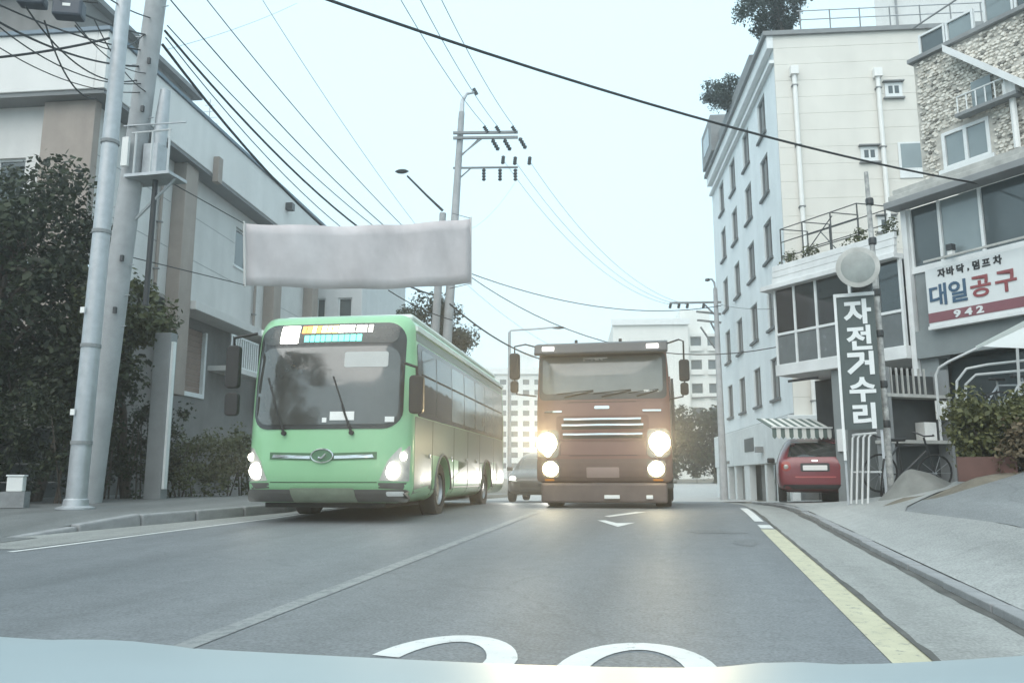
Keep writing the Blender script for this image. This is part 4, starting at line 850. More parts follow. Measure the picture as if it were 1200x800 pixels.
E_Y = emit('led_yellow', (1, .78, .25), 3.5); E_O = emit('led_orange', (1, .35, .07), 3.0); E_W = emit('led_white', (1, .98, .85), 4.5); E_C = emit('led_cyan', (.15, 1, .75), 2.2)
rnd = random.Random(4)
lay('led_block', rrect(-.80, -.50, 2.735, 3.03, .02, 2), S.front, E_W, disp, .030, 2, .004)
lay('led_block', rrect(-.72, -.58, 2.80, 2.96, .05, 3), S.front, E_Y, disp, .034, 2, .004)
x = -.46
while x < .66:
    l = rnd.uniform(.05, .10); m_ = E_O if x < -.2 and rnd.random() < .55 else (E_Y if x < .05 else E_W)
    lay('led_block', [(x, 2.90), (x + l, 2.90), (x + l, 3.02), (x, 3.02)], S.front, m_, disp, .030, 2, .004); x += l + rnd.choice((.012, .012, .03))
x = -.40
while x < .52:
    l = rnd.uniform(.06, .09)
    if not .08 < x < .13: lay('led_block', [(x, 2.755), (x + l, 2.755), (x + l, 2.86), (x, 2.86)], S.front, E_C, disp, .030, 2, .004)
    x += l + .018
lay('windscreen_card', rrect(.28, .96, 2.34, 2.58, .03, 2), S.front, mat('grey_card', (.42, .43, .42), rough=.35, var=.05), bus, .028, 6, .004)
for (a, b_, c_, d_) in ((.10, .48, 1.53, 1.66), (.95, 1.08, 1.50, 1.58), (-.02, .05, 1.50, 1.57)): lay('windscreen_notice', [(a, c_), (b_, c_), (b_, d_), (a, d_)], S.front, M_PLATE, bus, .028, 2, .004)
for sx, tx in ((-.62, -.95), (.45, .12)):
    b0 = Vector(S.front(sx, 1.34, .03)); b1 = Vector(S.front((sx + tx) / 2, 1.75, .04)); b2 = Vector(S.front(tx, 2.2, .03))
    wp = MB().tube([b0, b1], [.022, .014], 6).build('wiper', M_BLACK, bus); MB().tube([Vector(S.front(lerp(sx, tx, .2), 1.52, .03)), b2], .012, 5).build('blade', M_BLACK, wp)
    MB().tube([b0 + Vector((0, .03, 0)), b0 + Vector((0, -.03, 0))], .035, 8).build('pivot', M_BLACK, wp)
em = lay('emblem', [(.17 * math.cos(a), 1.0 + .10 * math.sin(a)) for a in [2 * math.pi * i / 20 for i in range(20)]], S.front, mat('emblem_green', (.07, .16, .09), rough=.3, var=0), bus, .018, 3)
pts = [Vector(S.front(.17 * math.cos(a), 1.0 + .10 * math.sin(a), .022)) for a in [2 * math.pi * i / 24 for i in range(25)]]; MB().tube(pts, .012, 6, False).build('emblem_ring', M_CHROME, em, smooth_=True)
MB().tube([S.front(-.05, .97, .03), S.front(.0, .965, .035), S.front(.06, 1.03, .03)], .02, 6).build('emblem_mark', M_CHROME, em)
for s_ in (-1, 1):
    lay('wing_bar', [(s_ * .19, 1.0), (s_ * .78, 1.02), (s_ * .80, .975), (s_ * .19, .955)][::s_], S.front, M_CHROME, bus, .02, 2); lay('wing_groove', [(s_ * .14, 1.04), (s_ * .84, 1.055), (s_ * .84, .95), (s_ * .14, .93)][::s_], S.front, mat('groove_green', (.06, .13, .07), rough=.5, var=0), bus, .010, 2)
for s_ in (-1, 1):
    o_ = [(.88, .63), (1.275, .62), (1.285, 1.15), (1.16, 1.12), (1.0, .92)]; hl = lay('headlight', o_ if s_ > 0 else mirror(o_), S.front, M_LENS, bus, .014, 4)
    for (x, z, r) in ((1.06, .78, .125), (1.20, .99, .06)):
        p = S.front(s_ * x, z, .02); disc('lamp', E_WHITE, hl, p[0], p[1], p[2], r)
    o_ = [(.86, .52), (1.2, .50), (1.25, .6), (.86, .6)]; lay('bumper_slot', o_ if s_ > 0 else mirror(o_), S.front, M_BUMP, bus, .006, 3)
    beam(bus, (s_ * 1.05, -.1, .8), 60, (1, .93, .78), 44)
lay('panel_gap', rrect(-.84, .84, .60, .612, .004, 1), S.front, M_BLACK, bus, .004, 2, .01)
for y in (1.55, 3.2, 4.5, 5.8, 7.6): lay('panel_gap', [(y, .34), (y + .012, .34), (y + .012, 1.6), (y, 1.6)], sr, M_BLACK, bus, .006, 2, .01)
lay('bumper', rrect(-1.28, 1.28, .31, .50, .06, 3), S.front, M_BUMP, bus, .06, 16, .09)
lay('number_plate', rrect(-.50, .50, .30, .52, .02, 2), S.front, mat('grey_plate', (.24, .28, .21), rough=.6, var=.15, scale=3), bus, .085, 3, .03)
lay('fog_lamp', rrect(.98, 1.22, .40, .47, .02, 2), S.front, M_PLATE, bus, .07, 2)
wy = [.75, 1.75, 2.95, 4.1, 5.25, 6.4, 7.55, 8.8]
lay('window_band', rrect(.55, 9.0, 1.62, 2.78, .10, 4), sr, M_MASK, bus, .006, 8, .02)
lay('window_band', rrect(.55, 9.0, 1.62, 2.78, .10, 4), slf, M_MASK, bus, .005, 5, .02)
for a, b_ in zip(wy, wy[1:]):
    for sd_, sgn in ((sr, 1), (slf, -1)):
        wn = lay('side_window', rrect(a + .05, b_ - .05, 1.70, 2.70, .06, 3), sd_, M_WS if a < 2 else M_PANEL, bus, .010, 3, .01); x = sd_((a + b_) / 2, 2.3, .0)[0]
        B('window_rail', M_BLACK, wn, (min(x, x + sgn * .016), max(x, x + sgn * .016), a + .06, b_ - .06, 2.28, 2.31))
lay('side_upper', rrect(.5, 9.0, 2.80, 2.94, .03, 2), sr, M_GREEN2, bus, .004, 4, .01)
lay('side_skirt', rrect(.42, 9.0, .33, 1.61, .03, 2), sr, M_GREEN2, bus, .003, 4, .01)
# keep the skirt off the wheel openings: cut it too
sk = [o for o in bus.children if o.name.startswith('side_skirt')][0]
cut(sk, [drum(HW - .3, HW + .3, 2.35, .47, .575), drum(HW - .3, HW + .3, 6.7, .47, .575)])
for y in (2.35, 6.7):
    for s_ in (-1, 1):
        wheel(bus, s_ * (HW - .19), y, .47, .27, out=s_)
        pts = [(s_ * (HW + .004), y + .60 * math.cos(a), .47 + .60 * math.sin(a)) for a in [math.pi * i / 16 for i in range(17)]]; MB().tube(pts, .025, 6).build('wheel_arch', M_BUMP, bus, smooth_=True)
for y in (1.35, 3.0, 4.4, 5.4, 7.2): p = sr(y, 1.02, .01); MB().lathe([(0, .02), (.035, .015), (.04, 0)], 10, Matrix.Translation(p) @ Matrix.Rotation(R(90), 4, 'Y')).build('side_marker', M_LENS, bus)
B('roof_fairing', M_ROOFW, bus, (-1.12, 1.12, .9, 9.0, 3.20, 3.33), bevel=.08); B('drip_rail', M_ROOFW, bus, (HW - .06, HW - .0, .5, 9.1, 2.96, 3.04), (-HW + .0, -HW + .06, .5, 9.1, 2.96, 3.04))
for s_, z0, z1 in ((-1, 2.05, 2.72), (1, 1.62, 2.2)):
    x = s_ * (1.54 if s_ < 0 else 1.42); mr = MB().prism(rrect(x - .11, x + .11, z0, z1, .06, 3), .02, .14).build('mirror', M_BLACK, bus, bevel=.02)
    lay_ = MB().prism(rrect(x - .085, x + .085, z0 + .05, z1 - .05, .04, 3), .141, .146).build('mirror_glass', M_CHROME, mr); MB().tube([(x, .08, z1 - .02), (x, .05, z1 + .12), (s_ * 1.2, .15, z1 + .2)], .022, 7).build('mirror_arm', M_BLACK, mr, smooth_=True)
    if s_ < 0: MB().prism(rrect(x - .1, x + .12, 1.62, 1.98, .06, 3), .03, .13).build('lower_mirror', M_BLACK, mr, bevel=.02)
B('underbody', M_BLACK, bus, (-1.1, .85, .5, 8.0, .22, .298))
# ------------------------------------------------------------------ truck
M_RED = mat('truck_red', (.175, .09, .078), rough=.4, var=.10, scale=1.2, coat=.25)
M_TVAL = mat('truck_valance', (.11, .085, .078), rough=.7, var=.2)
M_HOUS = mat('lamp_housing', (.30, .28, .25), rough=.2, metal=.6, var=.2, scale=6)
M_TDARK = mat('truck_dark_grey', (.06, .065, .07), rough=.5, var=.15)
tk = empty('dump_truck', (-1.60, 16.0, zr(17.8) - .02), R(.5), 'red dump truck with blazing headlights facing the camera in the lane', 'truck'); tk.scale = (1.05, 1, 1)
to = dense(rrect(-1.25, 1.25, .50, 3.16, .13, 4), .22); to = [(x * (1 if z < 2.0 else 1 - .03 * (z - 2.0)), z) for x, z in to]
def tcap(x, z, k): return .13 * k ** 10 + .05 * max(0, z - 1.9) ** 1.4 + .03 * (x / 1.25) ** 2
tb_ = shell(to, 2.25, tcap, .05, 5).build('cab', M_RED, tk, smooth_=True)
cut(tb_, [drum(.8, 1.5, 1.35, .52, .66), drum(-1.5, -.8, 1.35, .52, .66)]); S = Skin(tb_); sr = S.side(1)
lay('windscreen_mask', rrect(-1.2, 1.2, 2.12, 3.04, .10, 4), S.front, M_TDARK, tk, .012, 14)
lay('windscreen', rrect(-1.13, 1.13, 2.24, 2.98, .09, 4), S.front, mat('truck_windscreen', (.17, .185, .18), rough=.09, var=.1, scale=2, spec=.8), tk, .02, 14)
lay('windscreen_card', rrect(-.35, .12, 2.90, 2.955, .01, 1), S.front, M_PLATE, tk, .02, 2, .004); lay('windscreen_card', rrect(.78, 1.06, 2.25, 2.29, .01, 1), S.front, M_PLATE, tk, .02, 2, .004)
mb = MB(); mb.prism([(-.26, 3.02), (-.22, 2.98), (.35, 3.12), (.5, 3.28), (.1, 3.27), (-.2, 3.2)], -1.24, 1.24, 'x'); mb.build('sun_visor', M_TDARK, tk, bevel=.02)
for s_ in (-1, 1): B('marker_lamp', E_MARK, tk, (s_ * .97 - .11, s_ * .97 + .11, -.275, -.22, 3.07, 3.15), bevel=.01)
for (sx, tx) in ((-.7, -.15), (.0, .55), (.65, 1.05)):
    wp = MB().tube([S.front(sx, 2.17, .03), S.front(tx, 2.28, .03)], .014, 6).build('wiper', M_BLACK, tk); MB().tube([S.front(sx - .15, 2.235, .03), S.front(tx, 2.30, .025)], .010, 5).build('blade', M_BLACK, wp)
lay('grille_panel', rrect(-.86, .86, 1.30, 1.80, .05, 3), S.front, mat('truck_grille_red', (.12, .055, .05), rough=.5, var=.1), tk, .01, 3)
for z, w0 in ((1.735, .72), (1.62, .76), (1.44, .74)): lay('chrome_strip', rrect(-w0, w0, z - .018, z + .018, .008, 1), S.front, M_CHROME, tk, .03, 2); lay('grille_slot', rrect(-w0, w0, z - .085, z - .03, .01, 1), S.front, M_BLACK, tk, .014, 2, .02)
for s_ in (-1, 1):
    lay('grab_handle', rrect(s_ * .92 - .17, s_ * .92 + .17, 1.87, 1.905, .01, 1), S.front, M_CHROME, tk, .04, 2)
    o_ = rrect(.82, 1.235, .98, 1.53, .09, 4); hl = lay('headlight', o_ if s_ > 0 else mirror(o_), S.front, M_HOUS, tk, .02, 4)
    p = S.front(s_ * 1.03, 1.27, .03); disc('lamp', E_WARM, hl, p[0], p[1], p[2], .205, .04); p = S.front(s_ * 1.03, 1.08, .03); disc('lamp', E_WARM, hl, p[0], p[1], p[2], .07, .03)
    o_ = rrect(.80, 1.14, .60, .93, .07, 4); fl_ = lay('fog_lamp', o_ if s_ > 0 else mirror(o_), S.front, M_HOUS, tk, .075, 4, .09); p = S.front(s_ * .97, .77, .085); disc('lamp', E_WARM, fl_, p[0], p[1], p[2], .145, .04)
    beam(tk, (s_ * 1.03, -.15, 1.2), 1500 if s_ < 0 else 600, (1, .78, .44), 38)
    lay('door_gap', [(.55, 1.0), (.57, 1.0), (.57, 3.0), (.55, 3.0)], S.side(s_), M_BLACK, tk, .003, 1 + 1, .01); lay('side_window', rrect(.72, 1.75, 2.2, 2.9, .08, 3), S.side(s_), M_WS, tk, .008, 3, .012)
    B('step', M_TDARK, tk, (min(s_ * 1.0, s_ * 1.27), max(s_ * 1.0, s_ * 1.27), .25, .66, .40, .49), bevel=.01)
for z in (2.06, 1.02): lay('panel_gap', rrect(-1.22, 1.22, z, z + .012, .004, 1), S.front, M_BLACK, tk, .004, 2, .01)
for x in (-.8, .8): lay('panel_gap', [(x, 1.03), (x + .01, 1.03), (x + .01, 1.3), (x, 1.3)], S.front, M_BLACK, tk, .004, 2, .01)
lay('badge', rrect(-.14, .14, 1.93, 1.99, .02, 2), S.front, M_CHROME, tk, .02, 2)
for x in (-1.0, 1.0): lay('corner_marker', rrect(x - .09, x + .09, .535, .575, .01, 1), S.front, mat('amber_lens', (.5, .2, .03), rough=.2, var=0), tk, .068, 2)
lay('bumper', rrect(-1.25, 1.25, .52, .96, .07, 3), S.front, mat('truck_bumper', (.13, .085, .075), rough=.55, var=.15), tk, .06, 14, .1)
B('lower_valance', M_TVAL, tk, (-1.16, 1.16, .0, .3, .12, .498), bevel=.04); lay('number_plate', rrect(-.30, .30, .60, .80, .02, 2), S.front, mat('blank_plate', (.30, .22, .20), rough=.5, var=.06), tk, .072, 2)
for (a, b_) in ((.02, .3), (.78, .9)): B('tow_fitting', M_PLATE, tk, (a, b_, -.06, .01, .20, .27), bevel=.01)
for s_ in (-1, 1):
    x = s_ * (1.66 if s_ < 0 else 1.53); z0, z1 = (2.55, 3.08) if s_ < 0 else (2.44, 2.86)
    mr = MB().prism(rrect(x - .095, x + .095, z0, z1, .05, 3), -.05, .08).build('mirror', M_BLACK, tk, bevel=.02); MB().prism(rrect(x - .07, x + .07, z0 + .04, z1 - .04, .03, 3), .081, .086).build('mirror_glass', M_CHROME, mr)
    MB().tube([(s_ * 1.2, .15, 3.2), (s_ * 1.45, .02, 3.26), (x, .0, 3.22), (x, .0, z1)], .016, 6).build('mirror_arm', M_BLACK, mr, smooth_=True); MB().tube([(x, 0, z0), (x - s_ * .04, 0, z0 - .3), (s_ * 1.25, .1, z0 - .34)], .016, 6).build('lower_arm', M_BLACK, mr, smooth_=True)
    MB().prism(rrect(x - .08, x + .07, z0 - .27, z0 - .03, .05, 3), -.04, .06).build('wide_mirror', M_BLACK, mr, bevel=.02)
for y in (1.35, 5.3, 6.6):
    for s_ in (-1, 1): wheel(tk, s_ * 1.06, y, .52, .30, out=s_)
B('chassis', M_TDARK, tk, (-.5, .5, .4, 7.6, .6, .95))
mb = MB(); mb.prism([(-1.2, 1.3), (1.2, 1.3), (1.25, 2.85), (1.17, 2.85), (1.12, 1.38), (-1.12, 1.38), (-1.17, 2.85), (-1.25, 2.85)], 2.55, 7.9); mb.build('tipper_body', M_RED, tk); B('tipper_front', M_RED, tk, (-1.15, 1.15, 2.5, 2.548, 1.3, 3.05)); [B('rib', M_TDARK, tk, (1.255, 1.31, y, y + .08, 1.35, 2.85)) for y in (3, 4, 5, 6, 7)]
MB().tube([(-.3, 2.4, 1.0), (-.3, 2.42, 3.0)], .07, 10).build('exhaust_stack', M_STEEL, tk)
for (x) in (-.5, .35): MB().tube([(x, .3, 3.26), (x, .3, 3.36)], .03, 8).build('roof_beacon', M_DARK, tk)
# ------------------------------------------------------------------ cars
def car(name, loc, rz, label, paint, rear=True, lights=None):
    t = empty(name, loc, rz, label, 'car'); st = [  # y, bottom, belt, top, half widths bottom / belt / top   (y = 0 is the rear)
        (0.0, .40, .72, .86, .62, .66, .60), (.05, .30, .82, 1.0, .72, .76, .66), (.22, .26, .90, 1.16, .78, .80, .64), (.55, .22, .93, 1.44, .80, .815, .58), (1.2, .20, .93, 1.52, .80, .82, .58), (2.0, .20, .92, 1.47, .80, .82, .56),
        (2.45, .20, .90, 1.22, .80, .815, .58), (2.75, .20, .88, .98, .80, .80, .62), (3.25, .24, .82, .86, .77, .77, .60), (3.55, .30, .66, .72, .66, .68, .55), (3.62, .36, .58, .62, .5, .52, .45)]
    mb = MB(); n = 0
    for (y, zb, ze, zt, wb_, we, wt) in st:
        half = [(wb_ * .55, zb), (wb_ * .93, zb + .02), (wb_, zb + .14), (we, lerp(zb, ze, .6)), (we * .985, ze), (lerp(we, wt, .5), lerp(ze, zt, .5)), (wt, zt - .07), (wt * .82, zt - .01), (wt * .4, zt)]
        ring = half + [(-x, z) for x, z in half[::-1]]; n = len(ring); mb.v += [(x, y, z) for x, z in ring]
    for i in range(len(st) - 1):
        for j in range(n): mb.f.append((i * n + j, i * n + (j + 1) % n, (i + 1) * n + (j + 1) % n, (i + 1) * n + j))
    mb.f.append(tuple(range(n))); mb.f.append(tuple((len(st) - 1) * n + j for j in range(n)))
    b = mb.build('body', paint, t, subsurf=2); dg = bpy.context.evaluated_depsgraph_get(); dg.update(); me = bpy.data.meshes.new_from_object(b.evaluated_get(dg)); b.modifiers.clear(); b.data = me
    cut(b, [drum(s_ * .7 - .25, s_ * .7 + .25, y, .28, .33) for s_ in (-1, 1) for y in (.68, 2.85)])
    S = Skin(b)
    for s_ in (-1, 1):
        for y in (.68, 2.85): wheel(t, s_ * .70, y, .28, .18, out=s_)
        lay('side_window', [(.50, .96), (2.15, .95), (1.95, 1.34), (.75, 1.37)], S.side(s_), M_WS, t, .006, 3, .012)
        m_ = MB().box(s_ * .93 - .09, s_ * .93 + .09, 2.1, 2.2, .92, 1.05).build('door_mirror', M_DARK if rear else paint, t, bevel=.03)
        o_ = rrect(.50, .70, .70, .92, .08, 4); tl = lay('tail_light', o_ if s_ > 0 else mirror(o_), S.front, mat('tail_lens', (.30, .04, .035), rough=.15, var=.1), t, .008, 3); p = S.front(s_ * .60, .80, .012); disc('lamp_ring', M_LENS, tl, p[0], p[1], p[2], .05, .015)
        o_ = [(.42, .60), (.66, .62), (.70, .76), (.46, .70)]; hl = lay('headlight', o_ if s_ > 0 else mirror(o_), S.back, M_LENS, t, .008, 3)
        if lights: p = S.back(s_ * .55, .67, .02); MB().lathe([(0, -.02), (.09, 0), (.09, .03)], 16, Matrix.Translation(p) @ Matrix.Rotation(R(90), 4, 'X')).build('lamp', lights, hl)
    lay('rear_window', [(-.56, 1.02), (.56, 1.02), (.46, 1.38), (-.46, 1.38)], S.front, M_WS, t, .008, 4)
    pl_ = lay('number_plate', rrect(-.25, .25, .72, .83, .01, 1), S.front, M_PLATE, t, .02, 2); lay('plate_recess', rrect(-.30, .30, .69, .88, .03, 2), S.front, M_DARK, t, .008, 2)
    lay('rear_bumper', rrect(-.68, .68, .30, .40, .04, 2), S.front, M_DARK, t, .02, 3); lay('bumper_crease', rrect(-.42, .42, .555, .585, .01, 1), S.front, mat('red_highlight_trim', (.42, .10, .10), rough=.3, var=0) if rear else M_DARK, t, .012, 2); lay('badge', rrect(-.06, .06, .915, .95, .01, 2), S.front, M_CHROME, t, .01, 2)
    lay('windscreen', [(-.52, .98), (.52, .98), (.47, 1.32), (-.47, 1.32)], S.back, M_WS, t, .008, 4); lay('grille', rrect(-.32, .32, .44, .58, .04, 3), S.back, M_BLACK, t, .008, 2)
    B('wiper', M_BLACK, t, (-.02, .3, -.0, .02, 1.0, 1.02)) if False else None
    return t
M_CARRED = mat('car_red', (.185, .032, .042), rough=.3, var=.08, scale=2, coat=.5)
car('hatchback_car', (2.86, 19.9, gz(2.86, 20.6) + .005), R(-6), 'small red hatchback parked under the glazed balcony', M_CARRED).scale = (1.05, 1.05, 1.02)
cc_ = car('oncoming_car', (-4.42, 27.0, zr(24.5)), R(180), 'dark oncoming car with lit headlights between bus and truck', mat('car_dark', (.04, .042, .045), rough=.3, var=.1, coat=.4), False, E_WHITE)
for x in (-.55, .55): bl = beam(cc_, (x, 3.72, .67), 160, (1, .97, .88), 40); bl.rotation_euler = Vector((0, 1, .02)).to_track_quat('-Z', 'Y').to_euler()
# ------------------------------------------------------------------ the car carrying the camera: bonnet and nose
oc = empty('silver_car', (-.35, 0, 0), 0, 'pale silver car bonnet along the bottom edge of the view', 'car')
M_SILV = mat('silver_paint', (.31, .37, .395), rough=.5, metal=.1, var=.04, scale=2, coat=.0, spec=.3)
def hoodz(x, y): return interp([(.0, .862), (.3, .85), (.6, .832), (.9, .792), (1.08, .764), (1.2, .735), (1.28, .69), (1.33, .62)], y) + (.030 if x < 0 else .066) * abs(x / .77) ** 2.4 * smooth(.3, 1.1, y) + .006 * math.exp(-((abs(x) - .45) / .05) ** 2)
mb = MB(); xs = [-.86 + 1.72 * i / 40 for i in range(41)]; ys = [.12, .3, .5, .7, .85, .95, 1.03, 1.1, 1.16, 1.2, 1.24, 1.28, 1.31, 1.33]
for y in ys:
    for x in xs: yy = y - .16 * abs(x / .86) ** 2.4 * smooth(.5, 1.3, y); mb.v.append((x, yy, hoodz(x, y)))
for j in range(len(ys) - 1):
    for i in range(40): a = j * 41 + i; mb.f.append((a, a + 1, a + 42, a + 41))
hd = mb.build('bonnet', M_SILV, oc, smooth_=True); md = hd.modifiers.new('thick', 'SOLIDIFY'); md.thickness = .02; md.offset = -1
mb = MB().box(-.86, .86, .75, 1.42, .25, .60); mb.build('front_bumper', M_SILV, oc, bevel=.12)
for s_ in (-1, 1):
    B('wing', M_SILV, oc, (min(s_ * .87, s_ * .80), max(s_ * .87, s_ * .80), -.5, 1.05, .45, .80), bevel=.03); wheel(oc, s_ * .76, .62, .31, .2, out=s_)
    B('headlight', M_LENS, oc, (s_ * .62 - .17, s_ * .62 + .17, 1.0, 1.30, .56, .66), bevel=.04)
B('cowl', M_BLACK, oc, (-.78, .78, -.05, .11, .78, .84), bevel=.01)
# ================================================================== poles
def shaft(parent, pts, rs, m, name='shaft', n=14): return MB().tube(pts, rs, n).build(name, m, parent, smooth_=True)
def rel(p, base): return Vector(p) - Vector(base)
b1 = Vector((-9.94, 11.97, zr(11.97) + .155)); p1 = empty('steel_pole', b1, 0, 'slender steel pole standing at the left kerb corner', 'pole')
t1 = rel(at(145, 0, 14.85), b1); shaft(p1, [(0, 0, -.1), t1 * .5, t1 * 1.25], [.165, .145, .11], M_STEEL)
MB().lathe([(.30, 0), (.30, .03), (.20, .06), (.19, .16), (.166, .18)], 16).build('base_collar', M_STEEL, p1, smooth_=True)
for k in (.12, .3, .52, .7): q = t1 * k; MB().lathe([(.17 - .03 * k, -.03), (.178 - .03 * k, -.03), (.178 - .03 * k, .03), (.17 - .03 * k, .03)], 14, Matrix.Translation(q)).build('band', M_GREYT, p1)
for k in (.17, .36): q = t1 * k; B('tag_plate', M_PLATE, p1, (q.x - .12, q.x - .04, q.y - .19, q.y - .165, q.z, q.z + .1))
b2 = Vector((-11.13, 13.7, zr(13.7) + .155)); p2 = empty('concrete_pole', b2, 0, 'thick leaning concrete utility pole behind the steel pole', 'pole')
t2 = rel(at(183, 0, 17.0), b2); shaft(p2, [(0, 0, -.1), t2 * .5, t2 * 1.22], [.25, .22, .19], M_POLE)
for k in yrange(.15, 1.1, 16): q = t2 * k; s_ = 1 if int(k * 40) % 2 else -1; MB().tube([q + Vector((s_ * .14, 0, 0)), q + Vector((s_ * .34, -.03, 0))], .012, 5).build('step_bolt', M_STEEL, p2)
q = t2 * .62
pf = B('platform', M_STEEL, p2, (q.x + .05, q.x + 1.05, q.y - .3, q.y + .3, q.z - .06, q.z)); 
for s_ in (((.1, 0, -.9), (1.0, 0, -.05)),): MB().tube([q + Vector(s_[0]), q + Vector(s_[1])], .03, 6).build('brace', M_STEEL, pf)
for x in (.25, .62, 1.0): MB().tube([q + Vector((x, -.28, 0)), q + Vector((x, -.28, .85))], .022, 6).build('rail_post', M_RACK, pf)
MB().tube([q + Vector((.15, -.28, .85)), q + Vector((1.03, -.28, .85))], .02, 6).build('hand_rail', M_RACK, pf)
B('switch_box', M_STEEL, p2, (q.x + .28, q.x + .62, q.y - .1, q.y + .25, q.z + .003, q.z + .7), bevel=.02); B('white_panel', M_PLATE, p2, (q.x + .0, q.x + .14, q.y - .36, q.y - .3, q.z + .15, q.z + .75))
MB().tube([q + Vector((.5, .1, .7)), q + Vector((.52, .1, 1.3)), q + Vector((.55, .1, 1.9))], [.13, .13, .1], 10).build('insulator_tube', M_STEEL, p2, smooth_=True)
MB().tube([q + Vector((-.1, -.22, 1.05)), q + Vector((1.3, -.22, 1.0))], .016, 5).build('bracket_bar', M_STEEL, p2)
MB().tube([q + Vector((.55, 0, -.06)), q + Vector((.5, .05, -2.6))], .055, 8).build('conduit', M_DARK, p2)
for k in (.35, .45, .75, .85): qq = t2 * k; B('clip', M_DARK, p2, (qq.x + .16, qq.x + .22, qq.y - .22, qq.y - .17, qq.z, qq.z + .12))
p5 = empty('short_post', (-10.9, 15.4, zr(15.4) + .155), 0, 'grey square post between concrete pole and shrubs', 'post'); B('post_body', M_GREYT, p5, (-.2, .2, -.12, .12, -.1, 3.5), bevel=.02); B('light_edge', M_BAND, p5, (.205, .26, -.1, .0, .2, 3.3))
# twin poles by the banner
b3 = Vector((-8.33, 26.97, zr(27) + .155)); p3 = empty('power_pole', b3, 0, 'tall utility pole with crossarm and insulators beyond the bus', 'pole')
t3 = rel(at(541, 132, 30.6), b3); shaft(p3, [(0, 0, -.1), t3 * .55, t3], [.19, .16, .11], M_POLE)
hk = [at(541, 132, 30.6), at(542, 118, 30.8), at(547, 110, 30.9), at(557, 108, 30.9)]; MB().tube([rel(p, b3) for p in hk], [.10, .08, .06, .05], 8).build('bent_tip', M_STEEL, p3, smooth_=True); MB().tube([rel(at(555, 104, 30.9), b3), rel(at(559, 111, 30.9), b3)], .07, 6).build('tip_cap', M_DARK, p3)
for y, nm in ((155, 'crossarm'), (161, 'crossarm'), (196, 'crossarm')): MB().bar(rel(at(531, y + 1, 30.2), b3), rel(at(607, y, 30.2), b3), .09, .09 if y < 190 else .05).build(nm, M_GREYT, p3)
for a, b_ in (((536, 185), (568, 160)), ((536, 187), (562, 162)), ((534, 213), (552, 197))): MB().bar(rel(at(*a, 30.2), b3), rel(at(*b_, 30.2), b3), .04, .04).build('arm_brace', M_GREYT, p3)
def insul(par, a, b_, base, r=.07): 
    A, Bv = rel(a, base), rel(b_, base); pts = [A.lerp(Bv, i / 8) for i in range(9)]; MB().tube(pts, [r * (1 if i % 2 else .45) for i in range(9)], 8).build('insulator', M_DARK, par)
for x in (569, 583, 602): insul(p3, at(x - 2, 148, 30.2), at(x + 3, 156, 30.2), b3, .09)
for x, y in ((577, 164), (591, 164), (609, 162)): insul(p3, at(x, y, 30.2), at(x + 7, y + 12, 30.6), b3, .09)
for x, y in ((588, 184), (602, 185), (619, 185)): insul(p3, at(x + 2, y - 1, 30.6), at(x + 1, y + 8, 30.9), b3, .08)
for x in (567, 586, 604): insul(p3, at(x, 198, 30.2), at(x, 212, 30.2), b3, .09)
b6 = Vector((-8.75, 26.9, zr(27) + .155)); p6 = empty('lamp_pole', b6, 0, 'grey pole with cobra street lamp arm beside the banner', 'lamp post')
t6 = rel(at(519, 250, 29.4), b6); shaft(p6, [(0, 0, -.1), t6 * .5, t6], [.17, .15, .12], M_POLE)
MB().tube([rel(at(519, 247, 29.4), b6), rel(at(500, 229, 29.2), b6), rel(at(477, 206, 29.0), b6)], [.05, .04, .035], 8).build('lamp_arm', M_DARK, p6, smooth_=True)
q = rel(at(471, 201, 29), b6); lm_ = MB(); lm_.lathe([(0, -.09), (.12, -.06), (.17, 0), (.12, .06), (0, .08)], 12, Matrix.Translation(q) @ Matrix.Diagonal((1.5, 1, .75, 1))); lm_.build('lamp_head', M_DARK, p6, smooth_=True)
# blank banner and box sign
M_BANNER = mat('greyish_banner', (.53, .475, .48), rough=.85, var=.12, scale=.6, c2=(.62, .565, .57))
bn = empty('banner', at(288, 300, 20.2), 0, 'long pinkish grey banner strung between the roadside poles over the bus', 'banner')
o0 = bn.location.copy(); A = at(286, 262, 20.2) - o0; Bq = at(552, 256, 26.2) - o0; A2 = at(287, 334, 20.0) - o0; B2 = at(552, 332, 25.9) - o0; mb = MB(); n = 24
for i in range(n + 1):
    for j in range(7):
        p = A.lerp(Bq, i / n).lerp(A2.lerp(B2, i / n), j / 6); p += Vector((0, .06 * math.sin(i * .9 + j * .3), -.14 * math.sin(math.pi * i / n))); mb.v.append(tuple(p))
for i in range(n):
    for j in range(6): a = i * 7 + j; mb.f.append((a, a + 1, a + 8, a + 7))
cl = mb.build('cloth', M_BANNER, bn, smooth_=True); md = cl.modifiers.new('thick', 'SOLIDIFY'); md.thickness = .01
for q0, q1 in ((A2, A), (B2, Bq)): MB().tube([q0 + Vector((0, 0, -.05)), q1 + Vector((0, 0, .05))], .03, 6).build('end_batten', M_LWALL, bn)
for a, b_ in ((A, rel(at(168, 196, 16.7), o0)), (A2, rel(at(148, 300, 16.4), o0)), (Bq, rel(at(530, 250, 29.3), o0)), (B2, rel(at(527, 338, 28.2), o0))): MB().tube([a, b_], .012, 5).build('rope', M_CABLE, bn)
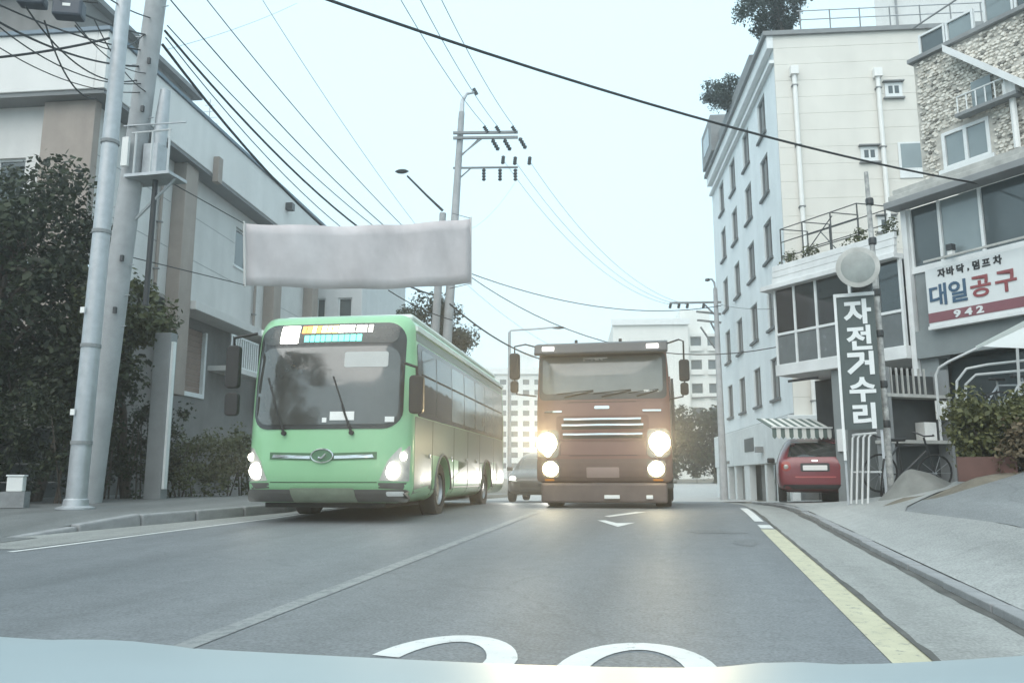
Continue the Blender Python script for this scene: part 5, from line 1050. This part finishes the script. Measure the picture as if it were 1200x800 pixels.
# lamp post beyond
b7 = at(597, 560, 40); b7.z = zr(b7.y) + .1; p7 = empty('street_lamp', b7, 0, 'thin street lamp with long arm between bus and truck', 'lamp post')
tt = rel(at(597, 389, 41), b7); shaft(p7, [(0, 0, -.1), tt], [.11, .07], M_STEEL, n=10); MB().tube([tt, rel(at(599, 387, 41), b7), rel(at(632, 385, 41), b7), rel(at(652, 383, 41), b7)], .05, 7).build('lamp_arm', M_STEEL, p7); q = rel(at(655, 384, 41), b7); MB().lathe([(0, -.07), (.14, -.03), (.1, .05), (0, .06)], 10, Matrix.Translation(q) @ Matrix.Diagonal((2.4, 1, 1, 1))).build('lamp_head', M_DARK, p7, smooth_=True)
# right-hand pole
b4 = at(848, 560, 32); b4.z = zr(b4.y); p4 = empty('power_pole', b4, 0, 'utility pole with crossarm and curved lamp before the white building', 'pole')
t4 = rel(at(838, 338, 36.0), b4); shaft(p4, [(0, 0, -.1), t4 * .5, t4], [.16, .13, .09], M_POLE, n=12)
MB().tube([t4, rel(at(837, 331, 36), b4), rel(at(834, 327, 36), b4), rel(at(829, 327, 36), b4)], .045, 7).build('lamp_arm', M_STEEL, p4, smooth_=True); q = rel(at(829, 328, 36), b4); MB().lathe([(0, -.08), (.12, -.03), (.09, .05), (0, .07)], 10, Matrix.Translation(q)).build('lamp_head', M_DARK, p4, smooth_=True)
for y, x0 in ((355, 785), (365, 816), (375, 817)): MB().bar(rel(at(x0, y, 35.7), b4), rel(at(845, y - 1 if y < 360 else y + 3, 35.7), b4), .08, .08).build('crossarm', M_GREYT, p4)
for a, b_ in (((826, 357), (841, 372)), ((821, 383), (838, 408)), ((833, 378), (842, 395))): MB().bar(rel(at(*a, 35.6), b4), rel(at(*b_, 35.6), b4), .06, .06).build('arm_brace', M_GREYT, p4)
for x in (786, 796, 806, 825): insul(p4, at(x, 356, 35.6), at(x - 1, 361, 35.5), b4, .07)
MB().bar(rel(at(811, 466, 34), b4), rel(at(845, 465, 34), b4), .06, .06).build('low_arm', M_GREYT, p4)
# ================================================================== wires
wire(at(120, -95, 8.2), at(1152, 216, 16.2), .32, .020, 'long black cable sagging from upper left to the stone building')
wire(at(183, -20, 17), at(519, 318, 28.6), .5, .014, 'black cable from concrete pole to the utility poles, outermost of the bundle')
wire(at(215, -35, 17), at(520, 310, 28.7), .35, .011, 'thin cable reaching the lamp pole, crossing open sky above the banner')
wire(at(270, -60, 16), at(521, 305, 28.6), .3, .007, 'thinnest pale wire running beside the cable above the banner', M_ALU)
for k, (x, d) in enumerate(((462, 569), (487, 583), (513, 602))):
    nm = ('left', 'middle', 'right')[k]; wire(at(x - 15, -40, 17), at(d, 148, 30.2), .25, .011, ('leftmost', 'middle', 'rightmost')[k] + ' of the three power wires running up out of view', M_ALU)
    wire(at((590, 603, 620)[k], 188, 30.9), at((787, 797, 807)[k], 357, 35.6), 1.1, .010, ('lower', 'middle', 'upper')[k] + ' of the three power wires between the two crossarms', M_ALU)
wire(at(190, 52, 17), at(505, 345, 28.0), .9, .030, 'thick cable bundle from concrete pole passing behind the banner, lower one')
wire(at(193, 36, 17), at(512, 322, 28.2), .7, .026, 'thick cable bundle from concrete pole passing behind the banner, upper one')
wire(at(545, 318, 28.4), at(845, 358, 35.6), .7, .018, 'cable from the utility poles to the crossarm before the white building')
wire(at(548, 322, 28.4), at(930, 402, 25.5), 1.3, .016, 'cable sagging above the truck roof to the white building')
wire(at(527, 356, 28.2), at(652, 425, 33), .35, .030, 'thick dark cable descending from the utility poles behind the truck mirror')
wire(at(455, 340, 26), at(530, 375, 28), .1, .018, 'short dark cable in front of the conifer behind the bus')
wire(at(548, 334, 28.4), at(660, 412, 33), .2, .007, 'fine pale wire descending towards the truck roof', M_ALU)
wire(at(845, 357, 35.5), at(920, 361, 25.7), .1, .010, 'short wire from the crossarm to the white building wall')
wire(at(500, 268, 29), at(604, 213, 30.2), .9, .006, 'slack jumper wire below the insulators of the tall utility pole', M_ALU)
wire(at(196, 58, 17), at(348, 4, 24), .1, .006, 'faint wire crossing the sky towards upper right from concrete pole', M_ALU)
lw = [((-30, 9, 12.5), (170, 78, 16.8), .25, .02), ((-30, -8, 12.5), (173, 60, 16.9), .15, .016), ((40, -12, 12.8), (176, 42, 16.9), .1, .018), ((95, -25, 13), (180, 22, 17), .1, .014), ((-20, 69, 13), (128, 45, 14.6), .05, .022), ((30, 8, 13.2), (168, 92, 16.8), .5, .014), ((88, 30, 13.6), (175, 34, 17), .45, .012), ((-20, 16, 12.4), (168, 98, 16.6), .35, .012)]
lt = ['lowest long cable of the tangle over the parapet corner', 'second cable of the tangle entering from the left edge', 'cable passing the blue grey closure box at upper left', 'short cable between steel and concrete poles at the top edge', 'cable rising from the left edge to the steel pole', 'slack cable drooping in front of the pale parapet corner', 'loose looped cable between closure box and concrete pole', 'thin cable under the tangle over the parapet corner']
for (a, b_, sg_, r), l in zip(lw, lt): wire(at(*a), at(*b_), sg_, r, l)
for (a, b_, sg_, r, l) in (((194, 44, 17), (508, 330, 28.1), .85, .012, 'slim cable tucked between the two thick bundles above the parapet'), ((196, 30, 17), (514, 316, 28.3), .5, .012, 'slim cable just over the upper thick bundle towards the banner'), ((-25, 40, 12.6), (172, 108, 16.7), .3, .010, 'thin line crossing the pale parapet corner below the tangle'), ((60, -18, 12.9), (176, 86, 16.8), .4, .010, 'thin line descending behind the steel pole from the closure box'), ((110, 22, 14), (180, 112, 17), .25, .010, 'short slack drop line between the two near poles')): wire(at(*a), at(*b_), sg_, r, l)
wire(at(52, 24, 13.2), at(112, 116, 15), .35, .014, 'dangling cable hanging down the pale parapet corner')
M_CLOS = mat('closure_plastic', (.045, .055, .075), rough=.5, var=.1)
for (px, py, wd, ht, l) in ((81, 12, .46, .30, 'blue grey cable closure box hanging near the steel pole'), (38, 2, .42, .18, 'blue grey cable closure box cut by the top edge')):
    cb = empty('closure_box', at(px, py, 13.3), R(20), l, 'cable box', 'cable closures'); B('case', M_CLOS, cb, (-wd / 2, wd / 2, -.12, .12, -ht / 2, ht / 2), bevel=.04); B('label_plate', M_PLATE, cb, (-.06, .06, -.126, -.121, .0, .05)); MB().tube([(-wd / 2 - .2, 0, ht / 2 + .03), (wd / 2 + .2, 0, ht / 2 + .02)], .014, 6).build('hanger', M_CABLE, cb)
# ================================================================== trees and shrubs at left
tA = tree('broadleaf_tree', on(-14.2, 13.6), 2.2, at(8, 345, 17.5), (2.1, 1.9, 3.1), 95, 210, .13, M_LEAF, 'dense dark tree filling the left edge behind the poles', 'tree', 31, .2, 'roadside trees', .62)
tB = tree('broadleaf_tree', on(-11.7, 15.6), 1.8, at(140, 378, 17.6), (.85, 1.0, 1.0), 34, 190, .12, M_LEAF2, 'small olive green tree between concrete pole and brown shutter', 'tree', 32, .1, 'roadside trees', .42)
tC = tree('broadleaf_tree', on(-12.6, 14.0), 1.2, at(95, 430, 17), (1.0, .9, 1.6), 45, 190, .12, M_LEAF, 'dark slim tree directly behind the steel pole', 'tree', 33, .1, 'roadside trees', .45)
hedge('shrub', on(-12.9, 12.9), 1.6, .6, 2.3, 'dark shrub mass at the left edge below the dense tree', M_LEAF, 41, 9000, R(25))
hedge('shrub', on(-11.0, 17.6), 1.5, .6, 1.7, 'dusty olive shrub along the pavement below the brown shutter', M_LEAF2, 42, 8000, R(80))
hedge('shrub', on(-11.6, 15.6), .9, .5, 2.4, 'dark green shrub at the foot of the concrete pole', M_LEAF, 43, 6000, R(60))
tree('conifer_tree', (-10.4, 32.2, .2), 3.0, at(508, 398, 34.5), (1.7, 1.6, 2.0), 75, 190, .12, M_PINE, 'grey green conifer rising behind the bus roof', 'tree', 51, .16, None, .42)
hedge('far_hedge', (1.2, 64.5, zr(64)), 4.2, 1.0, 6.3, 'tall dark hedge on the far rise right of the truck', M_LEAF, 44, 15000, 0, .75, .30)
# low stone wall behind the shrubs, built of separate blocks
sw = empty('stone_wall', (-13.6, 13.4, zr(13.4) + .15), R(8), 'low dark stone wall behind the roadside shrubs', 'wall')
M_BLK = mat('dark_block', (.10, .098, .095), rough=.95, var=.3, scale=5, bump=.6, bscale=20); blk = MB().box(-.2, .2, -.39, .39, .01, .38).build('block', M_BLK, sw, bevel=.03); blk.location = (0, -5.6, 0)
for r_ in range(4):
    for k in range(22):
        if r_ or k: inst(blk, sw, (random.uniform(-.02, .02), -5.6 + .8 * k + .4 * (r_ % 2), r_ * .39))
# small light box on the ground at left
ub = empty('utility_box', on(-11.3, 12.15), R(25), 'small white box on the ground at the left edge', 'box'); B('case', M_PLATE, ub, (-.17, .17, -.12, .12, 0, .34), bevel=.02); B('lid', M_WFRAME, ub, (-.19, .19, -.14, .14, .342, .38), bevel=.01); ub.scale = (.75, .75, .75); ub.location.z += .27; B('plinth', M_KERB, ub, (-.25, .25, -.2, .2, -.36, -.002))
# trees behind the camera, seen only mirrored in the windscreens
t = tree('broadleaf_tree', on(-17, -9), 2.5, (-17, -9, 7.2), (5.2, 2.8, 5.6), 110, 120, .26, M_LEAF, 'roadside tree behind the camera, mirrored in the bus windscreen', 'tree', 61, .22, 'roadside trees', .9)
# ================================================================== haze
hz = MB().box(-150, 150, -50, 160, -1.6, 30).build('haze', None); tag(hz, kind='stuff')
hm = bpy.data.materials.new('haze_air'); hm.use_nodes = True; nt = hm.node_tree; nt.nodes.remove(nt.nodes['Principled BSDF']); pv = nt.nodes.new('ShaderNodeVolumePrincipled')
pv.inputs['Density'].default_value = .0028; pv.inputs['Color'].default_value = (.98, .99, 1, 1); pv.inputs['Anisotropy'].default_value = .75; nt.links.new(pv.outputs[0], nt.nodes['Material Output'].inputs['Volume']); hz.data.materials.append(hm)
